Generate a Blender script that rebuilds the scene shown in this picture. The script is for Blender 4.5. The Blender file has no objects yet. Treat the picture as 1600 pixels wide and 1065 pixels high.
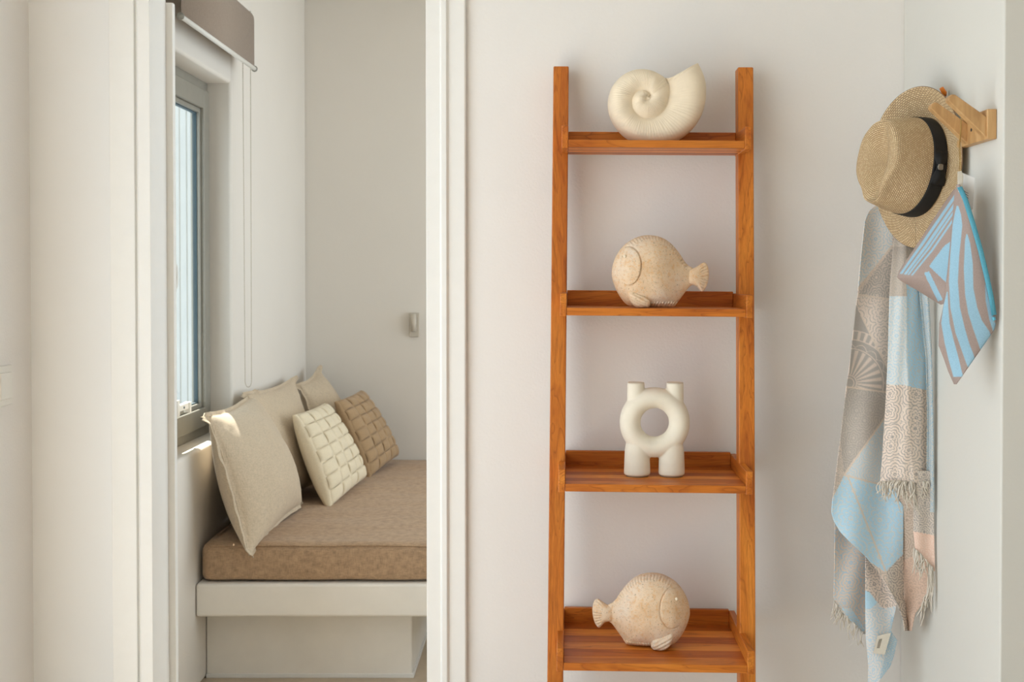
import bpy, math, random
import numpy as np
from mathutils import Vector, noise
random.seed(7)
R = math.radians
SC = bpy.context.scene
COL = SC.collection

# ------------------------------------------------------------------ camera
F = 1900.0                       # focal length in pixels of a 1600 x 1065 frame
PPX, PPY = 850.0, 464.5          # principal point (shifted lens)
EYE = 1.32
PITCH = R(1.04)
cam_d = bpy.data.cameras.new('camera')
cam_d.sensor_fit = 'HORIZONTAL'
cam_d.sensor_width = 36.0
cam_d.lens = F / 1600 * 36.0
cam_d.shift_x = (800 - PPX) / 1600
cam_d.shift_y = -(532.5 - PPY) / 1600
cam_d.clip_start = 0.05
cam_d.dof.use_dof = True
cam_d.dof.focus_distance = 2.55
cam_d.dof.aperture_fstop = 9.0
cam = bpy.data.objects.new('camera', cam_d)
COL.objects.link(cam)
cam.location = (0, 0, EYE)
cam.rotation_euler = (R(90) - PITCH, 0, 0)
SC.camera = cam

# ------------------------------------------------------------------ world, sun, exposure
world = bpy.data.worlds.new('sky')
SC.world = world
world.use_nodes = True
bg = world.node_tree.nodes['Background']
bg.inputs['Color'].default_value = (0.80, 0.905, 0.985, 1)
bg.inputs['Strength'].default_value = 4.2
sun_d = bpy.data.lights.new('sun', 'SUN')
sun_d.energy = 22.0
sun_d.angle = R(0.6)
sun_d.color = (1.0, 0.93, 0.82)
sun = bpy.data.objects.new('sun', sun_d)
COL.objects.link(sun)
sun.rotation_euler = Vector((0.42, -0.52, -1.04)).to_track_quat('-Z', 'Y').to_euler()
SC.view_settings.view_transform = 'Standard'
SC.view_settings.look = 'None'
SC.view_settings.gamma = 1.0
SC.view_settings.use_curve_mapping = False
SC.view_settings.exposure = -0.57


def portal(name, loc, direction, sx, sy):
    """daylight portal at an opening (guides the sky light, gives off none of its own)"""
    d = bpy.data.lights.new(name, 'AREA')
    d.shape = 'RECTANGLE'
    d.size, d.size_y = sx, sy
    d.cycles.is_portal = True
    o = bpy.data.objects.new(name, d)
    COL.objects.link(o)
    o.location = loc
    o.rotation_euler = Vector(direction).to_track_quat('-Z', 'Y').to_euler()


# ------------------------------------------------------------------ geometry helpers
def P(px, py, Y):
    """the world point at distance Y seen at photo position (px, py)"""
    cp, sp = math.cos(PITCH), math.sin(PITCH)
    a, b = (px - PPX) / F, (PPY - py) / F
    d = Vector((a, cp + b * sp, -sp + b * cp))
    k = Y / d.y
    return Vector((d.x * k, Y, EYE + d.z * k))


def PXp(px, py, X):
    d = P(px, py, 1.0) - Vector((0, 0, EYE))
    return Vector((0, 0, EYE)) + d * (X / d.x)


def root(name, loc, label, cat, group=None):
    o = bpy.data.objects.new(name, None)
    COL.objects.link(o)
    o.location = loc
    o.empty_display_size = 0.05
    return tag(o, label, cat, group)


def tag(o, label, cat, group=None, kind=None):
    o['label'] = label
    if cat:
        o['category'] = cat
    if group:
        o['group'] = group
    if kind:
        o['kind'] = kind
    return o


def wloc(o):
    v = Vector((0, 0, 0))
    while o is not None:
        v += o.location
        o = o.parent
    return v


def obj(name, verts, faces, mat, parent=None, smooth=False, origin=None, uvs=None):
    """one mesh object; verts are world coordinates"""
    base = wloc(parent) if parent is not None else Vector((0, 0, 0))
    org = Vector(origin) if origin is not None else base
    me = bpy.data.meshes.new(name)
    me.from_pydata([(v[0] - org.x, v[1] - org.y, v[2] - org.z) for v in verts], [], faces)
    me.materials.append(mat)
    if smooth:
        me.shade_smooth()
    if uvs is not None:
        uvl = me.uv_layers.new(name='UVMap')
        arr = np.asarray(uvs, dtype=np.float32)
        li = np.empty(len(me.loops), dtype=np.int32)
        me.loops.foreach_get('vertex_index', li)
        uvl.data.foreach_set('uv', arr[li].ravel())
    me.update()
    o = bpy.data.objects.new(name, me)
    COL.objects.link(o)
    if parent is not None:
        o.parent = parent
    o.location = org - base
    return o


class MB:
    """collects shapes for one mesh"""
    def __init__(s):
        s.v, s.f = [], []

    def add(s, v, f):
        n = len(s.v)
        s.v += [tuple(p) for p in v]
        s.f += [tuple(i + n for i in q) for q in f]
        return s

    def box(s, x0, x1, y0, y1, z0, z1):
        v = [(x0, y0, z0), (x1, y0, z0), (x1, y1, z0), (x0, y1, z0), (x0, y0, z1), (x1, y0, z1), (x1, y1, z1), (x0, y1, z1)]
        return s.add(v, BOXF)

    def prism(s, pts, axis, a, b):
        """2D polygon (counted either way) swept along an axis"""
        n = len(pts)
        def mk(p, t):
            return {'x': (t, p[0], p[1]), 'y': (p[0], t, p[1]), 'z': (p[0], p[1], t)}[axis]
        v = [mk(p, a) for p in pts] + [mk(p, b) for p in pts]
        f = [tuple(range(n)), tuple(range(2 * n - 1, n - 1, -1))]
        f += [(i, i + n, (i + 1) % n + n, (i + 1) % n) for i in range(n)]
        return s.add(v, f)

    def tube(s, path, r, n=8, cap=True, rads=None):
        path = [Vector(p) for p in path]
        m = len(path)
        v, f = [], []
        up = None
        for i, p in enumerate(path):
            t = (path[min(i + 1, m - 1)] - path[max(i - 1, 0)]).normalized()
            if up is None:
                up = t.orthogonal().normalized()
            up = (up - t * up.dot(t))
            up = up.normalized() if up.length > 1e-6 else t.orthogonal().normalized()
            w = t.cross(up)
            rr = rads[i] if rads else r
            for k in range(n):
                a = 2 * math.pi * k / n
                v.append(p + up * (rr * math.cos(a)) + w * (rr * math.sin(a)))
        for i in range(m - 1):
            for k in range(n):
                f.append((i * n + k, i * n + (k + 1) % n, (i + 1) * n + (k + 1) % n, (i + 1) * n + k))
        if cap:
            f.append(tuple(range(n - 1, -1, -1)))
            f.append(tuple(range((m - 1) * n, m * n)))
        return s.add(v, f)

    def build(s, name, mat, parent=None, smooth=False, bevel=0, origin=None, seg=2, tf=None):
        v = [tf(p) for p in s.v] if tf else s.v
        o = obj(name, v, s.f, mat, parent, smooth, origin)
        fix_normals(o)
        if bevel:
            m = o.modifiers.new('bevel', 'BEVEL')
            m.width = bevel
            m.segments = seg
            m.limit_method = 'ANGLE'
            m.angle_limit = R(40)
            o.data.shade_smooth()
            m.harden_normals = True
        return o


BOXF = [(0, 3, 2, 1), (4, 5, 6, 7), (0, 1, 5, 4), (1, 2, 6, 5), (2, 3, 7, 6), (3, 0, 4, 7)]


def fix_normals(o):
    import bmesh
    bm = bmesh.new()
    bm.from_mesh(o.data)
    bmesh.ops.recalc_face_normals(bm, faces=bm.faces)
    bm.to_mesh(o.data)
    bm.free()


def gridf(nu, nv, off=0, wrap=False):
    f = []
    for j in range(nv - 1):
        for i in range(nu - (0 if wrap else 1)):
            i2 = (i + 1) % nu
            f.append((off + j * nu + i, off + j * nu + i2, off + (j + 1) * nu + i2, off + (j + 1) * nu + i))
    return f


def interp(pts, x):
    """piecewise linear"""
    return float(np.interp(x, [p[0] for p in pts], [p[1] for p in pts]))


# ------------------------------------------------------------------ materials
def lin(c):
    def g(u):
        u /= 255.0
        return u / 12.92 if u <= 0.04045 else ((u + 0.055) / 1.055) ** 2.4
    return (g(c[0]), g(c[1]), g(c[2]), 1.0)


class NT:
    def __init__(s, name):
        s.m = bpy.data.materials.new(name)
        s.m.use_nodes = True
        s.t = s.m.node_tree
        s.b = s.t.nodes['Principled BSDF']

    def n(s, typ, **kw):
        nd = s.t.nodes.new(typ)
        for k, v in kw.items():
            if k in nd.inputs:
                nd.inputs[k].default_value = v
            else:
                setattr(nd, k, v)
        return nd

    def l(s, a, b):
        s.t.links.new(a, b)

    def coords(s, kind='Object', scale=(1, 1, 1), rot=(0, 0, 0), rand=0):
        tc = s.n('ShaderNodeTexCoord')
        mp = s.n('ShaderNodeMapping')
        mp.inputs['Scale'].default_value = scale
        mp.inputs['Rotation'].default_value = rot
        s.l(tc.outputs[kind], mp.inputs['Vector'])
        if rand:
            oi = s.n('ShaderNodeObjectInfo')
            ml = s.n('ShaderNodeMath', operation='MULTIPLY')
            ml.inputs[1].default_value = rand
            s.l(oi.outputs['Random'], ml.inputs[0])
            cx = s.n('ShaderNodeCombineXYZ')
            for k in 'XYZ':
                s.l(ml.outputs[0], cx.inputs[k])
            s.l(cx.outputs[0], mp.inputs['Location'])
        return mp.outputs[0]

    def noise(s, vec, scale, detail=3, rough=0.55, dist=0.0):
        nd = s.n('ShaderNodeTexNoise')
        nd.inputs['Scale'].default_value = scale
        nd.inputs['Detail'].default_value = detail
        nd.inputs['Roughness'].default_value = rough
        nd.inputs['Distortion'].default_value = dist
        s.l(vec, nd.inputs['Vector'])
        return nd.outputs['Fac']

    def ramp(s, fac, stops):
        nd = s.n('ShaderNodeValToRGB')
        cr = nd.color_ramp
        while len(cr.elements) < len(stops):
            cr.elements.new(0.5)
        for e, (p, c) in zip(cr.elements, stops):
            e.position = p
            e.color = c if len(c) == 4 else (*c, 1)
        s.l(fac, nd.inputs['Fac'])
        return nd.outputs['Color']

    def mix(s, fac, a, b, mode='MIX'):
        nd = s.n('ShaderNodeMix', data_type='RGBA', blend_type=mode)
        if isinstance(fac, (int, float)):
            nd.inputs[0].default_value = fac
        else:
            s.l(fac, nd.inputs[0])
        for i, c in ((6, a), (7, b)):
            if isinstance(c, tuple):
                nd.inputs[i].default_value = c
            else:
                s.l(c, nd.inputs[i])
        return nd.outputs[2]

    def bump(s, h, strength, dist=0.001, prev=None):
        nd = s.n('ShaderNodeBump')
        nd.inputs['Strength'].default_value = strength
        nd.inputs['Distance'].default_value = dist
        s.l(h, nd.inputs['Height'])
        if prev is not None:
            s.l(prev, nd.inputs['Normal'])
        s.l(nd.outputs[0], s.b.inputs['Normal'])
        return nd.outputs[0]

    def math(s, op, a, b=None):
        nd = s.n('ShaderNodeMath', operation=op)
        for i, x in enumerate((a, b)):
            if x is None:
                continue
            if isinstance(x, (int, float)):
                nd.inputs[i].default_value = x
            else:
                s.l(x, nd.inputs[i])
        return nd.outputs[0]


def plain(name, rgb, rough=0.5, metal=0.0, var=0.06, vscale=30.0, bump=0.0, bscale=400.0, spec=0.5):
    t = NT(name)
    c = lin(rgb)
    v = t.coords()
    f = t.noise(v, vscale, 4)
    lo = tuple(x * (1 - var) for x in c[:3])
    hi = tuple(min(1, x * (1 + var)) for x in c[:3])
    t.l(t.ramp(f, [(0.3, lo), (0.7, hi)]), t.b.inputs['Base Color'])
    t.b.inputs['Roughness'].default_value = rough
    t.b.inputs['Metallic'].default_value = metal
    t.b.inputs['Specular IOR Level'].default_value = spec
    if bump:
        t.bump(t.noise(v, bscale, 3), bump)
    return t.m


def wall_paint(name, rgb, peel=0.35):
    t = NT(name)
    c = lin(rgb)
    v = t.coords()
    f = t.noise(v, 2.2, 3)
    t.l(t.ramp(f, [(0.3, tuple(x * 0.975 for x in c[:3])), (0.7, c)]), t.b.inputs['Base Color'])
    t.b.inputs['Roughness'].default_value = 0.75
    t.b.inputs['Specular IOR Level'].default_value = 0.25
    a = t.bump(t.noise(v, 170, 2, 0.5), peel, 0.0016)
    t.bump(t.noise(v, 9, 2), 0.12, 0.01, a)
    return t.m


def teak(axis):
    t = NT('teak_' + axis)
    sc = {'x': (1.5, 13, 13), 'y': (13, 1.5, 13), 'z': (13, 13, 1.5)}[axis]
    v = t.coords('Object', sc, rand=9.0)
    big = t.noise(v, 1.6, 3, 0.5, 0.9)
    ringsv = t.math('MULTIPLY', big, 9.0)
    rings = t.math('FRACT', ringsv)
    fine = t.noise(t.coords('Object', tuple(q * 9 if q > 2 else q * 3 for q in sc), rand=5.0), 3.0, 3, 0.6)
    base = t.ramp(big, [(0.28, lin((216, 134, 50))), (0.5, lin((200, 115, 38))), (0.72, lin((176, 92, 28)))])
    ring = t.ramp(rings, [(0.0, (0.56, 0.46, 0.38)), (0.1, (0.98, 0.98, 0.98)), (0.7, (1, 1, 1)), (1.0, (0.78, 0.7, 0.62))])
    c = t.mix(0.85, base, ring, 'MULTIPLY')
    gr = t.ramp(fine, [(0.35, (0.82, 0.78, 0.72)), (0.6, (1.06, 1.06, 1.06))])
    c = t.mix(0.7, c, gr, 'MULTIPLY')
    oi = t.n('ShaderNodeObjectInfo')
    tone = t.ramp(oi.outputs['Random'], [(0.0, (0.86, 0.82, 0.78)), (0.5, (1.0, 1.0, 1.0)), (1.0, (1.12, 1.17, 1.25))])
    c = t.mix(1.0, c, tone, 'MULTIPLY')
    c = t.mix(1.0, c, oi.outputs['Color'], 'MULTIPLY')
    t.l(c, t.b.inputs['Base Color'])
    t.b.inputs['Roughness'].default_value = 0.42
    t.b.inputs['Specular IOR Level'].default_value = 0.35
    t.bump(fine, 0.12, 0.0006)
    return t.m


def light_wood():
    t = NT('oak')
    v = t.coords('Object', (14, 14, 3), (0.0, R(40), 0), rand=6)
    f = t.noise(v, 4, 4, 0.6, 0.4)
    t.l(t.ramp(f, [(0.3, lin((178, 134, 84))), (0.55, lin((206, 163, 110))), (0.75, lin((214, 176, 126)))]), t.b.inputs['Base Color'])
    t.b.inputs['Roughness'].default_value = 0.5
    t.bump(f, 0.1, 0.0005)
    return t.m


def linen(name, rgb, amount=0.3, scale=1.0):
    t = NT(name)
    c = lin(rgb)
    a = t.noise(t.coords('Object', (60 * scale, 60 * scale, 700 * scale)), 1.0, 3, 0.6)
    b = t.noise(t.coords('Object', (700 * scale, 500 * scale, 60 * scale)), 1.0, 3, 0.6)
    d = t.noise(t.coords('Object', (60 * scale, 700 * scale, 80 * scale)), 1.0, 3, 0.6)
    s1 = t.math('ADD', t.math('ADD', a, b), d)
    s1 = t.math('MULTIPLY', s1, 0.3333)
    lo = tuple(x * (1 - amount) for x in c[:3])
    hi = tuple(min(1, x * (1 + amount * 0.7)) for x in c[:3])
    t.l(t.ramp(s1, [(0.38, lo), (0.5, c), (0.62, hi)]), t.b.inputs['Base Color'])
    t.b.inputs['Roughness'].default_value = 0.9
    t.b.inputs['Specular IOR Level'].default_value = 0.15
    t.b.inputs['Sheen Weight'].default_value = 0.15
    t.bump(s1, 0.35, 0.0012)
    return t.m


def stoneware():
    t = NT('speckled_stoneware')
    v = t.coords()
    big = t.noise(v, 16, 4, 0.6)
    col = t.ramp(big, [(0.3, lin((220, 186, 148))), (0.48, lin((231, 204, 172))), (0.66, lin((230, 211, 190)))])
    sp = t.noise(v, 260, 3, 0.75)
    spots = t.ramp(sp, [(0.32, (0.42, 0.37, 0.31)), (0.42, (1, 1, 1))])
    col = t.mix(0.75, col, spots, 'MULTIPLY')
    rust = t.ramp(t.noise(v, 130, 3, 0.6), [(0.5, (1, 1, 1)), (0.68, (0.9, 0.68, 0.44))])
    col = t.mix(0.7, col, rust, 'MULTIPLY')
    t.l(col, t.b.inputs['Base Color'])
    t.b.inputs['Roughness'].default_value = 0.85
    t.b.inputs['Specular IOR Level'].default_value = 0.2
    t.bump(t.noise(v, 380, 4, 0.7), 0.5, 0.0012)
    return t.m


def straw():
    t = NT('woven_straw')
    uv = t.n('ShaderNodeUVMap')
    br = t.n('ShaderNodeTexBrick')
    br.offset = 0.5
    br.inputs['Scale'].default_value = 1.0
    br.inputs['Brick Width'].default_value = 0.0056
    br.inputs['Row Height'].default_value = 0.0034
    br.inputs['Mortar Size'].default_value = 0.00075
    br.inputs['Mortar Smooth'].default_value = 0.6
    br.inputs['Bias'].default_value = 0.1
    br.inputs['Color1'].default_value = lin((234, 211, 168))
    br.inputs['Color2'].default_value = lin((210, 181, 137))
    br.inputs['Mortar'].default_value = lin((150, 120, 90))
    t.l(uv.outputs[0], br.inputs['Vector'])
    t.l(br.outputs['Color'], t.b.inputs['Base Color'])
    t.b.inputs['Roughness'].default_value = 0.75
    inv = t.math('SUBTRACT', 1.0, br.outputs['Fac'])
    t.bump(inv, 0.6, 0.0012)
    return t.m


def attr_cloth(name, attr, rough=0.92, weave=900):
    """cloth whose woven-in dye pattern is stored on the mesh"""
    t = NT(name)
    a = t.n('ShaderNodeAttribute', attribute_name=attr)
    f = t.noise(t.coords('Object', (weave, weave, weave)), 1.0, 2)
    v = t.ramp(f, [(0.3, (0.88, 0.88, 0.88)), (0.7, (1.05, 1.05, 1.05))])
    t.l(t.mix(1.0, a.outputs['Color'], v, 'MULTIPLY'), t.b.inputs['Base Color'])
    t.b.inputs['Roughness'].default_value = rough
    t.b.inputs['Specular IOR Level'].default_value = 0.1
    t.bump(f, 0.3, 0.0008)
    return t.m


def glass():
    t = NT('window_glass')
    nt = t.t
    tr = t.n('ShaderNodeBsdfTransparent')
    tr.inputs['Color'].default_value = (0.94, 0.97, 0.975, 1)
    gl = t.n('ShaderNodeBsdfGlossy')
    gl.inputs['Roughness'].default_value = 0.02
    fr = t.n('ShaderNodeFresnel')
    fr.inputs['IOR'].default_value = 1.45
    mx = t.n('ShaderNodeMixShader')
    ge = t.n('ShaderNodeNewGeometry')
    front = t.math('SUBTRACT', 1.0, ge.outputs['Backfacing'])
    t.l(t.math('MULTIPLY', fr.outputs[0], front), mx.inputs[0])
    t.l(tr.outputs[0], mx.inputs[1])
    t.l(gl.outputs[0], mx.inputs[2])
    t.l(mx.outputs[0], nt.nodes['Material Output'].inputs['Surface'])
    return t.m


M = dict(
    hall=wall_paint('hall_plaster', (240, 236, 231)),
    niche=wall_paint('niche_plaster', (224, 222, 214), 0.12),
    bed=wall_paint('bedroom_plaster', (234, 227, 217), 0.2),
    smooth=wall_paint('smooth_white_paint', (246, 246, 245), 0.03),
    ceil=wall_paint('ceiling_paint', (240, 236, 228), 0.1),
    floor=plain('floor_screed', (204, 186, 162), 0.55, var=0.12, vscale=6, bump=0.1, bscale=60),
    trim=plain('trim_lacquer', (243, 241, 236), 0.38, var=0.01),
    bench=plain('bench_plaster', (245, 239, 229), 0.7, var=0.03, vscale=8, bump=0.12, bscale=120),
    teakx=teak('x'), teaky=teak('y'), teakz=teak('z'),
    oak=light_wood(),
    linen_p=linen('linen_cushion', (205, 186, 160), 0.22),
    linen_m=linen('linen_mattress', (182, 152, 122), 0.34, 0.8),
    weave_c=linen('cotton_cream', (234, 219, 190), 0.1, 1.4),
    weave_t=linen('cotton_tan', (176, 146, 111), 0.14, 1.4),
    alu=plain('grey_aluminium', (150, 146, 135), 0.45, 0.25, var=0.03),
    alud=plain('dark_gasket', (60, 78, 84), 0.6),
    white=plain('white_plastic', (235, 232, 224), 0.4, var=0.01),
    screen=plain('pale_screen', (162, 161, 156), 0.6, var=0.05, vscale=4),
    fitting=plain('sand_lacquer', (206, 196, 180), 0.5, var=0.02),
    black=plain('black_ribbon', (17, 17, 18), 0.7, var=0.15, vscale=300, bump=0.3, bscale=900),
    hole=plain('dark_lens', (50, 46, 40), 0.4),
    metal=plain('bead_chain_metal', (188, 176, 156), 0.4, 0.2),
    badge=plain('grey_badge', (140, 132, 120), 0.6, 0.2, var=0.25, vscale=500),
    blind=linen('blind_fabric', (158, 141, 126), 0.16, 1.2),
    bisque=plain('bisque_clay', (240, 224, 198), 0.8, var=0.04, vscale=40, bump=0.15, bscale=500, spec=0.2),
    matte=plain('matte_ceramic', (238, 229, 210), 0.72, var=0.02, vscale=60, bump=0.12, bscale=700, spec=0.25),
    felt=plain('clear_foot', (150, 140, 125), 0.5),
    stone=stoneware(),
    straw=straw(),
    towel=attr_cloth('towel_cotton', 'dye'),
    pouch=attr_cloth('pouch_knit', 'dye', weave=700),
    fringe=plain('fringe_cotton', (226, 217, 203), 0.9, var=0.06),
    label=plain('label_cotton', (222, 214, 198), 0.85, var=0.04, vscale=200),
    zip=plain('zip_tape', (96, 180, 204), 0.6, var=0.08, vscale=500, bump=0.3, bscale=900),
    card=plain('white_card', (244, 243, 240), 0.6, var=0.01),
    cord=plain('jute_cord', (186, 150, 88), 0.85, var=0.15, vscale=600),
    orange=plain('orange_plastic', (246, 140, 32), 0.45, var=0.02),
    thread=plain('black_thread', (40, 38, 38), 0.8),
    glass=glass(),
)

# ------------------------------------------------------------------ the setting
W = 2.76            # the wall behind the ladder
WT = 0.10           # its thickness
XL = -1.165         # hall left wall
XR = 0.8135         # niche wall that carries the hook rack
YN = 2.159          # where the niche wall ends towards the camera
XB = -1.11          # bedroom window wall
YF = 5.67           # bedroom far wall
H = 2.62
XE = 2.3            # right end of the hall
YB = -3.2           # hall wall behind the camera
DL, DR = P(236, 500, W - 0.02).x, P(666, 500, W - 0.02).x      # doorway clear opening
DH = 2.12
HO = (-0.7, 2.33, 0.02, 2.30)       # unseen opening added to the left hall wall for daylight: y0, y1, z0, z1
WIN = (3.50, 4.33, 0.76, 2.0)        # bedroom window: y0, y1, z0, z1


def struct(name, mb, mat, label, cat, bevel=0):
    o = mb.build(name, mat, bevel=bevel)
    return tag(o, label, cat, kind='structure')


struct('floor', MB().box(XL - 0.3, XE + 0.2, YB - 0.2, YF + 0.2, -0.12, 0), M['floor'], 'sandy beige floor running through doorway under the bench', 'floor')
struct('ceiling', MB().box(XL - 0.3, XE + 0.2, YB - 0.2, YF + 0.2, H, H + 0.12), M['ceil'], 'plain white ceiling over hall and bedroom', 'ceiling')
b = MB()
b.box(DR + 0.012, XE + 0.2, W, W + WT, 0, H)
b.box(DL - 0.012, DR + 0.012, W, W + WT, DH + 0.012, H)
struct('wall_back_left', MB().box(XL - 0.3, DL - 0.012, W, W + WT, 0, H), M['smooth'], 'smooth white wall panel left of the bedroom doorway', 'wall')
struct('wall_back', b, M['hall'], 'off-white textured plaster wall behind the wooden ladder shelf', 'wall')
b = MB()
y0, y1, z0, z1 = HO
b.box(XL - 0.2, XL, YB, y0, 0, H).box(XL - 0.2, XL, y1, W, 0, H).box(XL - 0.2, XL, y0, y1, z1, H).box(XL - 0.2, XL, y0, y1, 0, z0)
struct('wall_left', b, M['hall'], 'white hall wall at the far left carrying the light switch', 'wall')
b = MB().box(XR, XE + 0.2, YN, W, 0, H)
struct('wall_right', b, M['niche'], 'pale wall at the right carrying the wooden hook rack', 'wall', 0.004)
struct('wall_right_end', MB().box(XE, XE + 0.2, YB, YN, 0, H), M['hall'], 'hall end wall beyond the right picture edge', 'wall')
struct('wall_behind', MB().box(XL - 0.2, XE + 0.2, YB - 0.2, YB, 0, H), M['hall'], 'hall wall behind the viewpoint', 'wall')
b = MB()
y0, y1, z0, z1 = WIN
b.box(XB - 0.122, XB, W + WT, y0, 0, H).box(XB - 0.122, XB, y1, YF, 0, H).box(XB - 0.122, XB, y0, y1, z1, H).box(XB - 0.122, XB, y0, y1, 0, z0)
struct('wall_window', b, M['bed'], 'white bedroom wall holding the grey framed window', 'wall', 0.012)
struct('wall_bedroom_far', MB().box(XB - 0.26, 1.1, YF, YF + 0.2, 0, H), M['bed'], 'shaded beige far wall of the room through the doorway', 'wall')
BO = (2.95, 5.5, 0.50, 2.40)          # unseen opening added to brighten the bedroom, out of sight to the right
y0, y1, z0, z1 = BO
struct('wall_bedroom_right', MB().box(0.9, 1.1, W + WT, y0, 0, H).box(0.9, 1.1, y1, YF, 0, H).box(0.9, 1.1, y0, y1, 0, z0).box(0.9, 1.1, y0, y1, z1, H), M['bed'], 'bedroom side wall hidden behind the doorway casing', 'wall')
portal('bedroom_portal', (XB - 0.121, (WIN[0] + WIN[1]) / 2, (WIN[2] + WIN[3]) / 2), (1, 0, 0), WIN[1] - WIN[0], WIN[3] - WIN[2])
portal('bedroom_side_portal', (1.09, (BO[0] + BO[1]) / 2, (BO[2] + BO[3]) / 2), (-1, 0, 0), BO[1] - BO[0], BO[3] - BO[2])
portal('hall_portal', (XL - 0.19, (HO[0] + HO[1]) / 2, (HO[2] + HO[3]) / 2), (1, 0, 0), HO[1] - HO[0], HO[3] - HO[2])

# doorway lining and casings
ys = W - 0.020


def xs(px, Y=ys):
    return P(px, 500, Y).x


t1 = struct('trim_1', MB().prism([(DR, W + WT), (DR, ys), (xs(688), ys), (xs(690), ys - 0.004), (xs(698), ys - 0.004), (xs(701), ys + 0.004), (xs(726), ys + 0.004), (xs(728), ys + 0.007), (xs(728), W), (DR + 0.012, W), (DR + 0.012, W + WT)], 'z', 0, DH + 0.1),
            M['trim'], 'stepped white door casing between bedroom doorway and ladder shelf', 'door frame', 0.0015)
t2 = struct('trim_2', MB().prism([(DL, W + WT), (DL, ys), (xs(217), ys), (xs(215.8), ys + 0.012), (xs(211.5), ys + 0.012), (xs(211), ys + 0.003), (xs(172), ys + 0.003), (xs(171.5), W), (DL - 0.012, W), (DL - 0.012, W + WT)], 'z', 0, DH + 0.1),
            M['trim'], 'white door casing with dark groove at left of doorway', 'door frame', 0.0015)
struct('trim_3', MB().box(DL, DR, ys, W + WT, DH, DH + 0.012).box(DL, DR, ys, W, DH, DH + 0.1),
       M['trim'], 'white head casing across the top of doorway', 'door frame')
zt = P(264, 4, W + WT).z
struct('trim_4', MB().box(xs(250, W + WT), xs(272, W + WT), W + WT, W + WT + 0.02, 0, zt), M['trim'], 'narrow cream stop strip inside left edge of doorway', 'door stop', 0.001)
# lining of the added daylight opening in the left hall wall, out of the picture
y0, y1, z0, z1 = HO
struct('trim_5', MB().box(XL - 0.2, XL + 0.004, y0, y0 + 0.03, z0, z1).box(XL - 0.2, XL + 0.004, y1 - 0.03, y1, z0, z1).box(XL - 0.2, XL + 0.004, y0, y1, z1 - 0.03, z1), M['trim'], 'white lining of the added daylight opening beyond the left edge', 'door frame')

# window of the bedroom
wy0, wy1, wz0, wz1 = WIN
xo = XB - 0.085
win = root('window_1', (xo, (wy0 + wy1) / 2, wz0), 'grey aluminium bedroom window beside the bench', 'window')
win['kind'] = 'structure'


def ring(x0, x1, ya, yb, za, zb, w):
    return MB().box(x0, x1, ya, ya + w, za, zb).box(x0, x1, yb - w, yb, za, zb).box(x0, x1, ya + w, yb - w, za, za + w).box(x0, x1, ya + w, yb - w, zb - w, zb)


ym = 3.80
ring(xo - 0.035, xo, wy0, wy1, wz0, wz1, 0.045).build('window_frame', M['alu'], win, bevel=0.002)
for (a, c) in ((wy0 + 0.035, ym), (ym + 0.0, wy1 - 0.035)):
    s = ring(xo - 0.03, xo + 0.016, a, c, wz0 + 0.035, wz1 - 0.035, 0.066).build('sash', M['alu'], win, bevel=0.004)
    ring(xo - 0.028, xo + 0.004, a + 0.066, c - 0.066, wz0 + 0.101, wz1 - 0.101, 0.016).build('glazing_bead', M['alu'], s, bevel=0.003)
    ring(xo - 0.020, xo - 0.006, a + 0.082, c - 0.082, wz0 + 0.117, wz1 - 0.117, 0.004).build('gasket', M['alud'], s)
    MB().box(xo - 0.016, xo - 0.010, a + 0.075, c - 0.075, wz0 + 0.11, wz1 - 0.11).build('pane', M['glass'], s)
# handle on the meeting stile, stay on the bottom rail
hc = PXp(275, 432, xo + 0.045)
hb = MB()
hb.tube([(xo + 0.012, hc.y, hc.z + 0.062), (xo + 0.034, hc.y, hc.z + 0.056), (xo + 0.045, hc.y, hc.z + 0.03), (xo + 0.047, hc.y, hc.z), (xo + 0.045, hc.y, hc.z - 0.03), (xo + 0.034, hc.y, hc.z - 0.056), (xo + 0.012, hc.y, hc.z - 0.062)], 0.006, 8)
hb.build('handle', M['white'], win, True)
sp = PXp(286, 637, xo + 0.03)
sb = MB().box(xo + 0.014, xo + 0.03, sp.y - 0.12, sp.y + 0.075, sp.z - 0.009, sp.z + 0.011)
sb.box(xo + 0.014, xo + 0.036, sp.y + 0.06, sp.y + 0.075, sp.z - 0.022, sp.z + 0.013)
sb.box(xo + 0.014, xo + 0.034, sp.y - 0.07, sp.y - 0.045, sp.z - 0.024, sp.z + 0.03)
sb.build('window_stay', M['white'], win, bevel=0.002)
MB().tube([(xo + 0.028, sp.y + 0.01, sp.z), (xo + 0.032, sp.y + 0.01, sp.z)], 0.004, 8).build('screw', M['alud'], win)

# pale slatted screen outside the window
scr = root('privacy_screen', (-2.0, 7.0, 0), 'pale slatted privacy screen seen through the bedroom window pane', 'screen')
first = None
for k in range(30):
    yy = 5.2 + 0.13 * k
    if first is None:
        first = MB().box(-2.02, -1.98, yy, yy + 0.112, 0.05, 2.9).build('slat', M['screen'], scr, bevel=0.004, origin=(-2.0, yy, 0.05))
    else:
        c = first.copy()
        COL.objects.link(c)
        c.location = Vector((0, yy - 7.0, 0.05))
for zz in (0.3, 1.5, 2.7):
    MB().box(-2.06, -2.02, 5.2, 9.1, zz, zz + 0.06).build('batten', M['screen'], scr)

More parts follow.
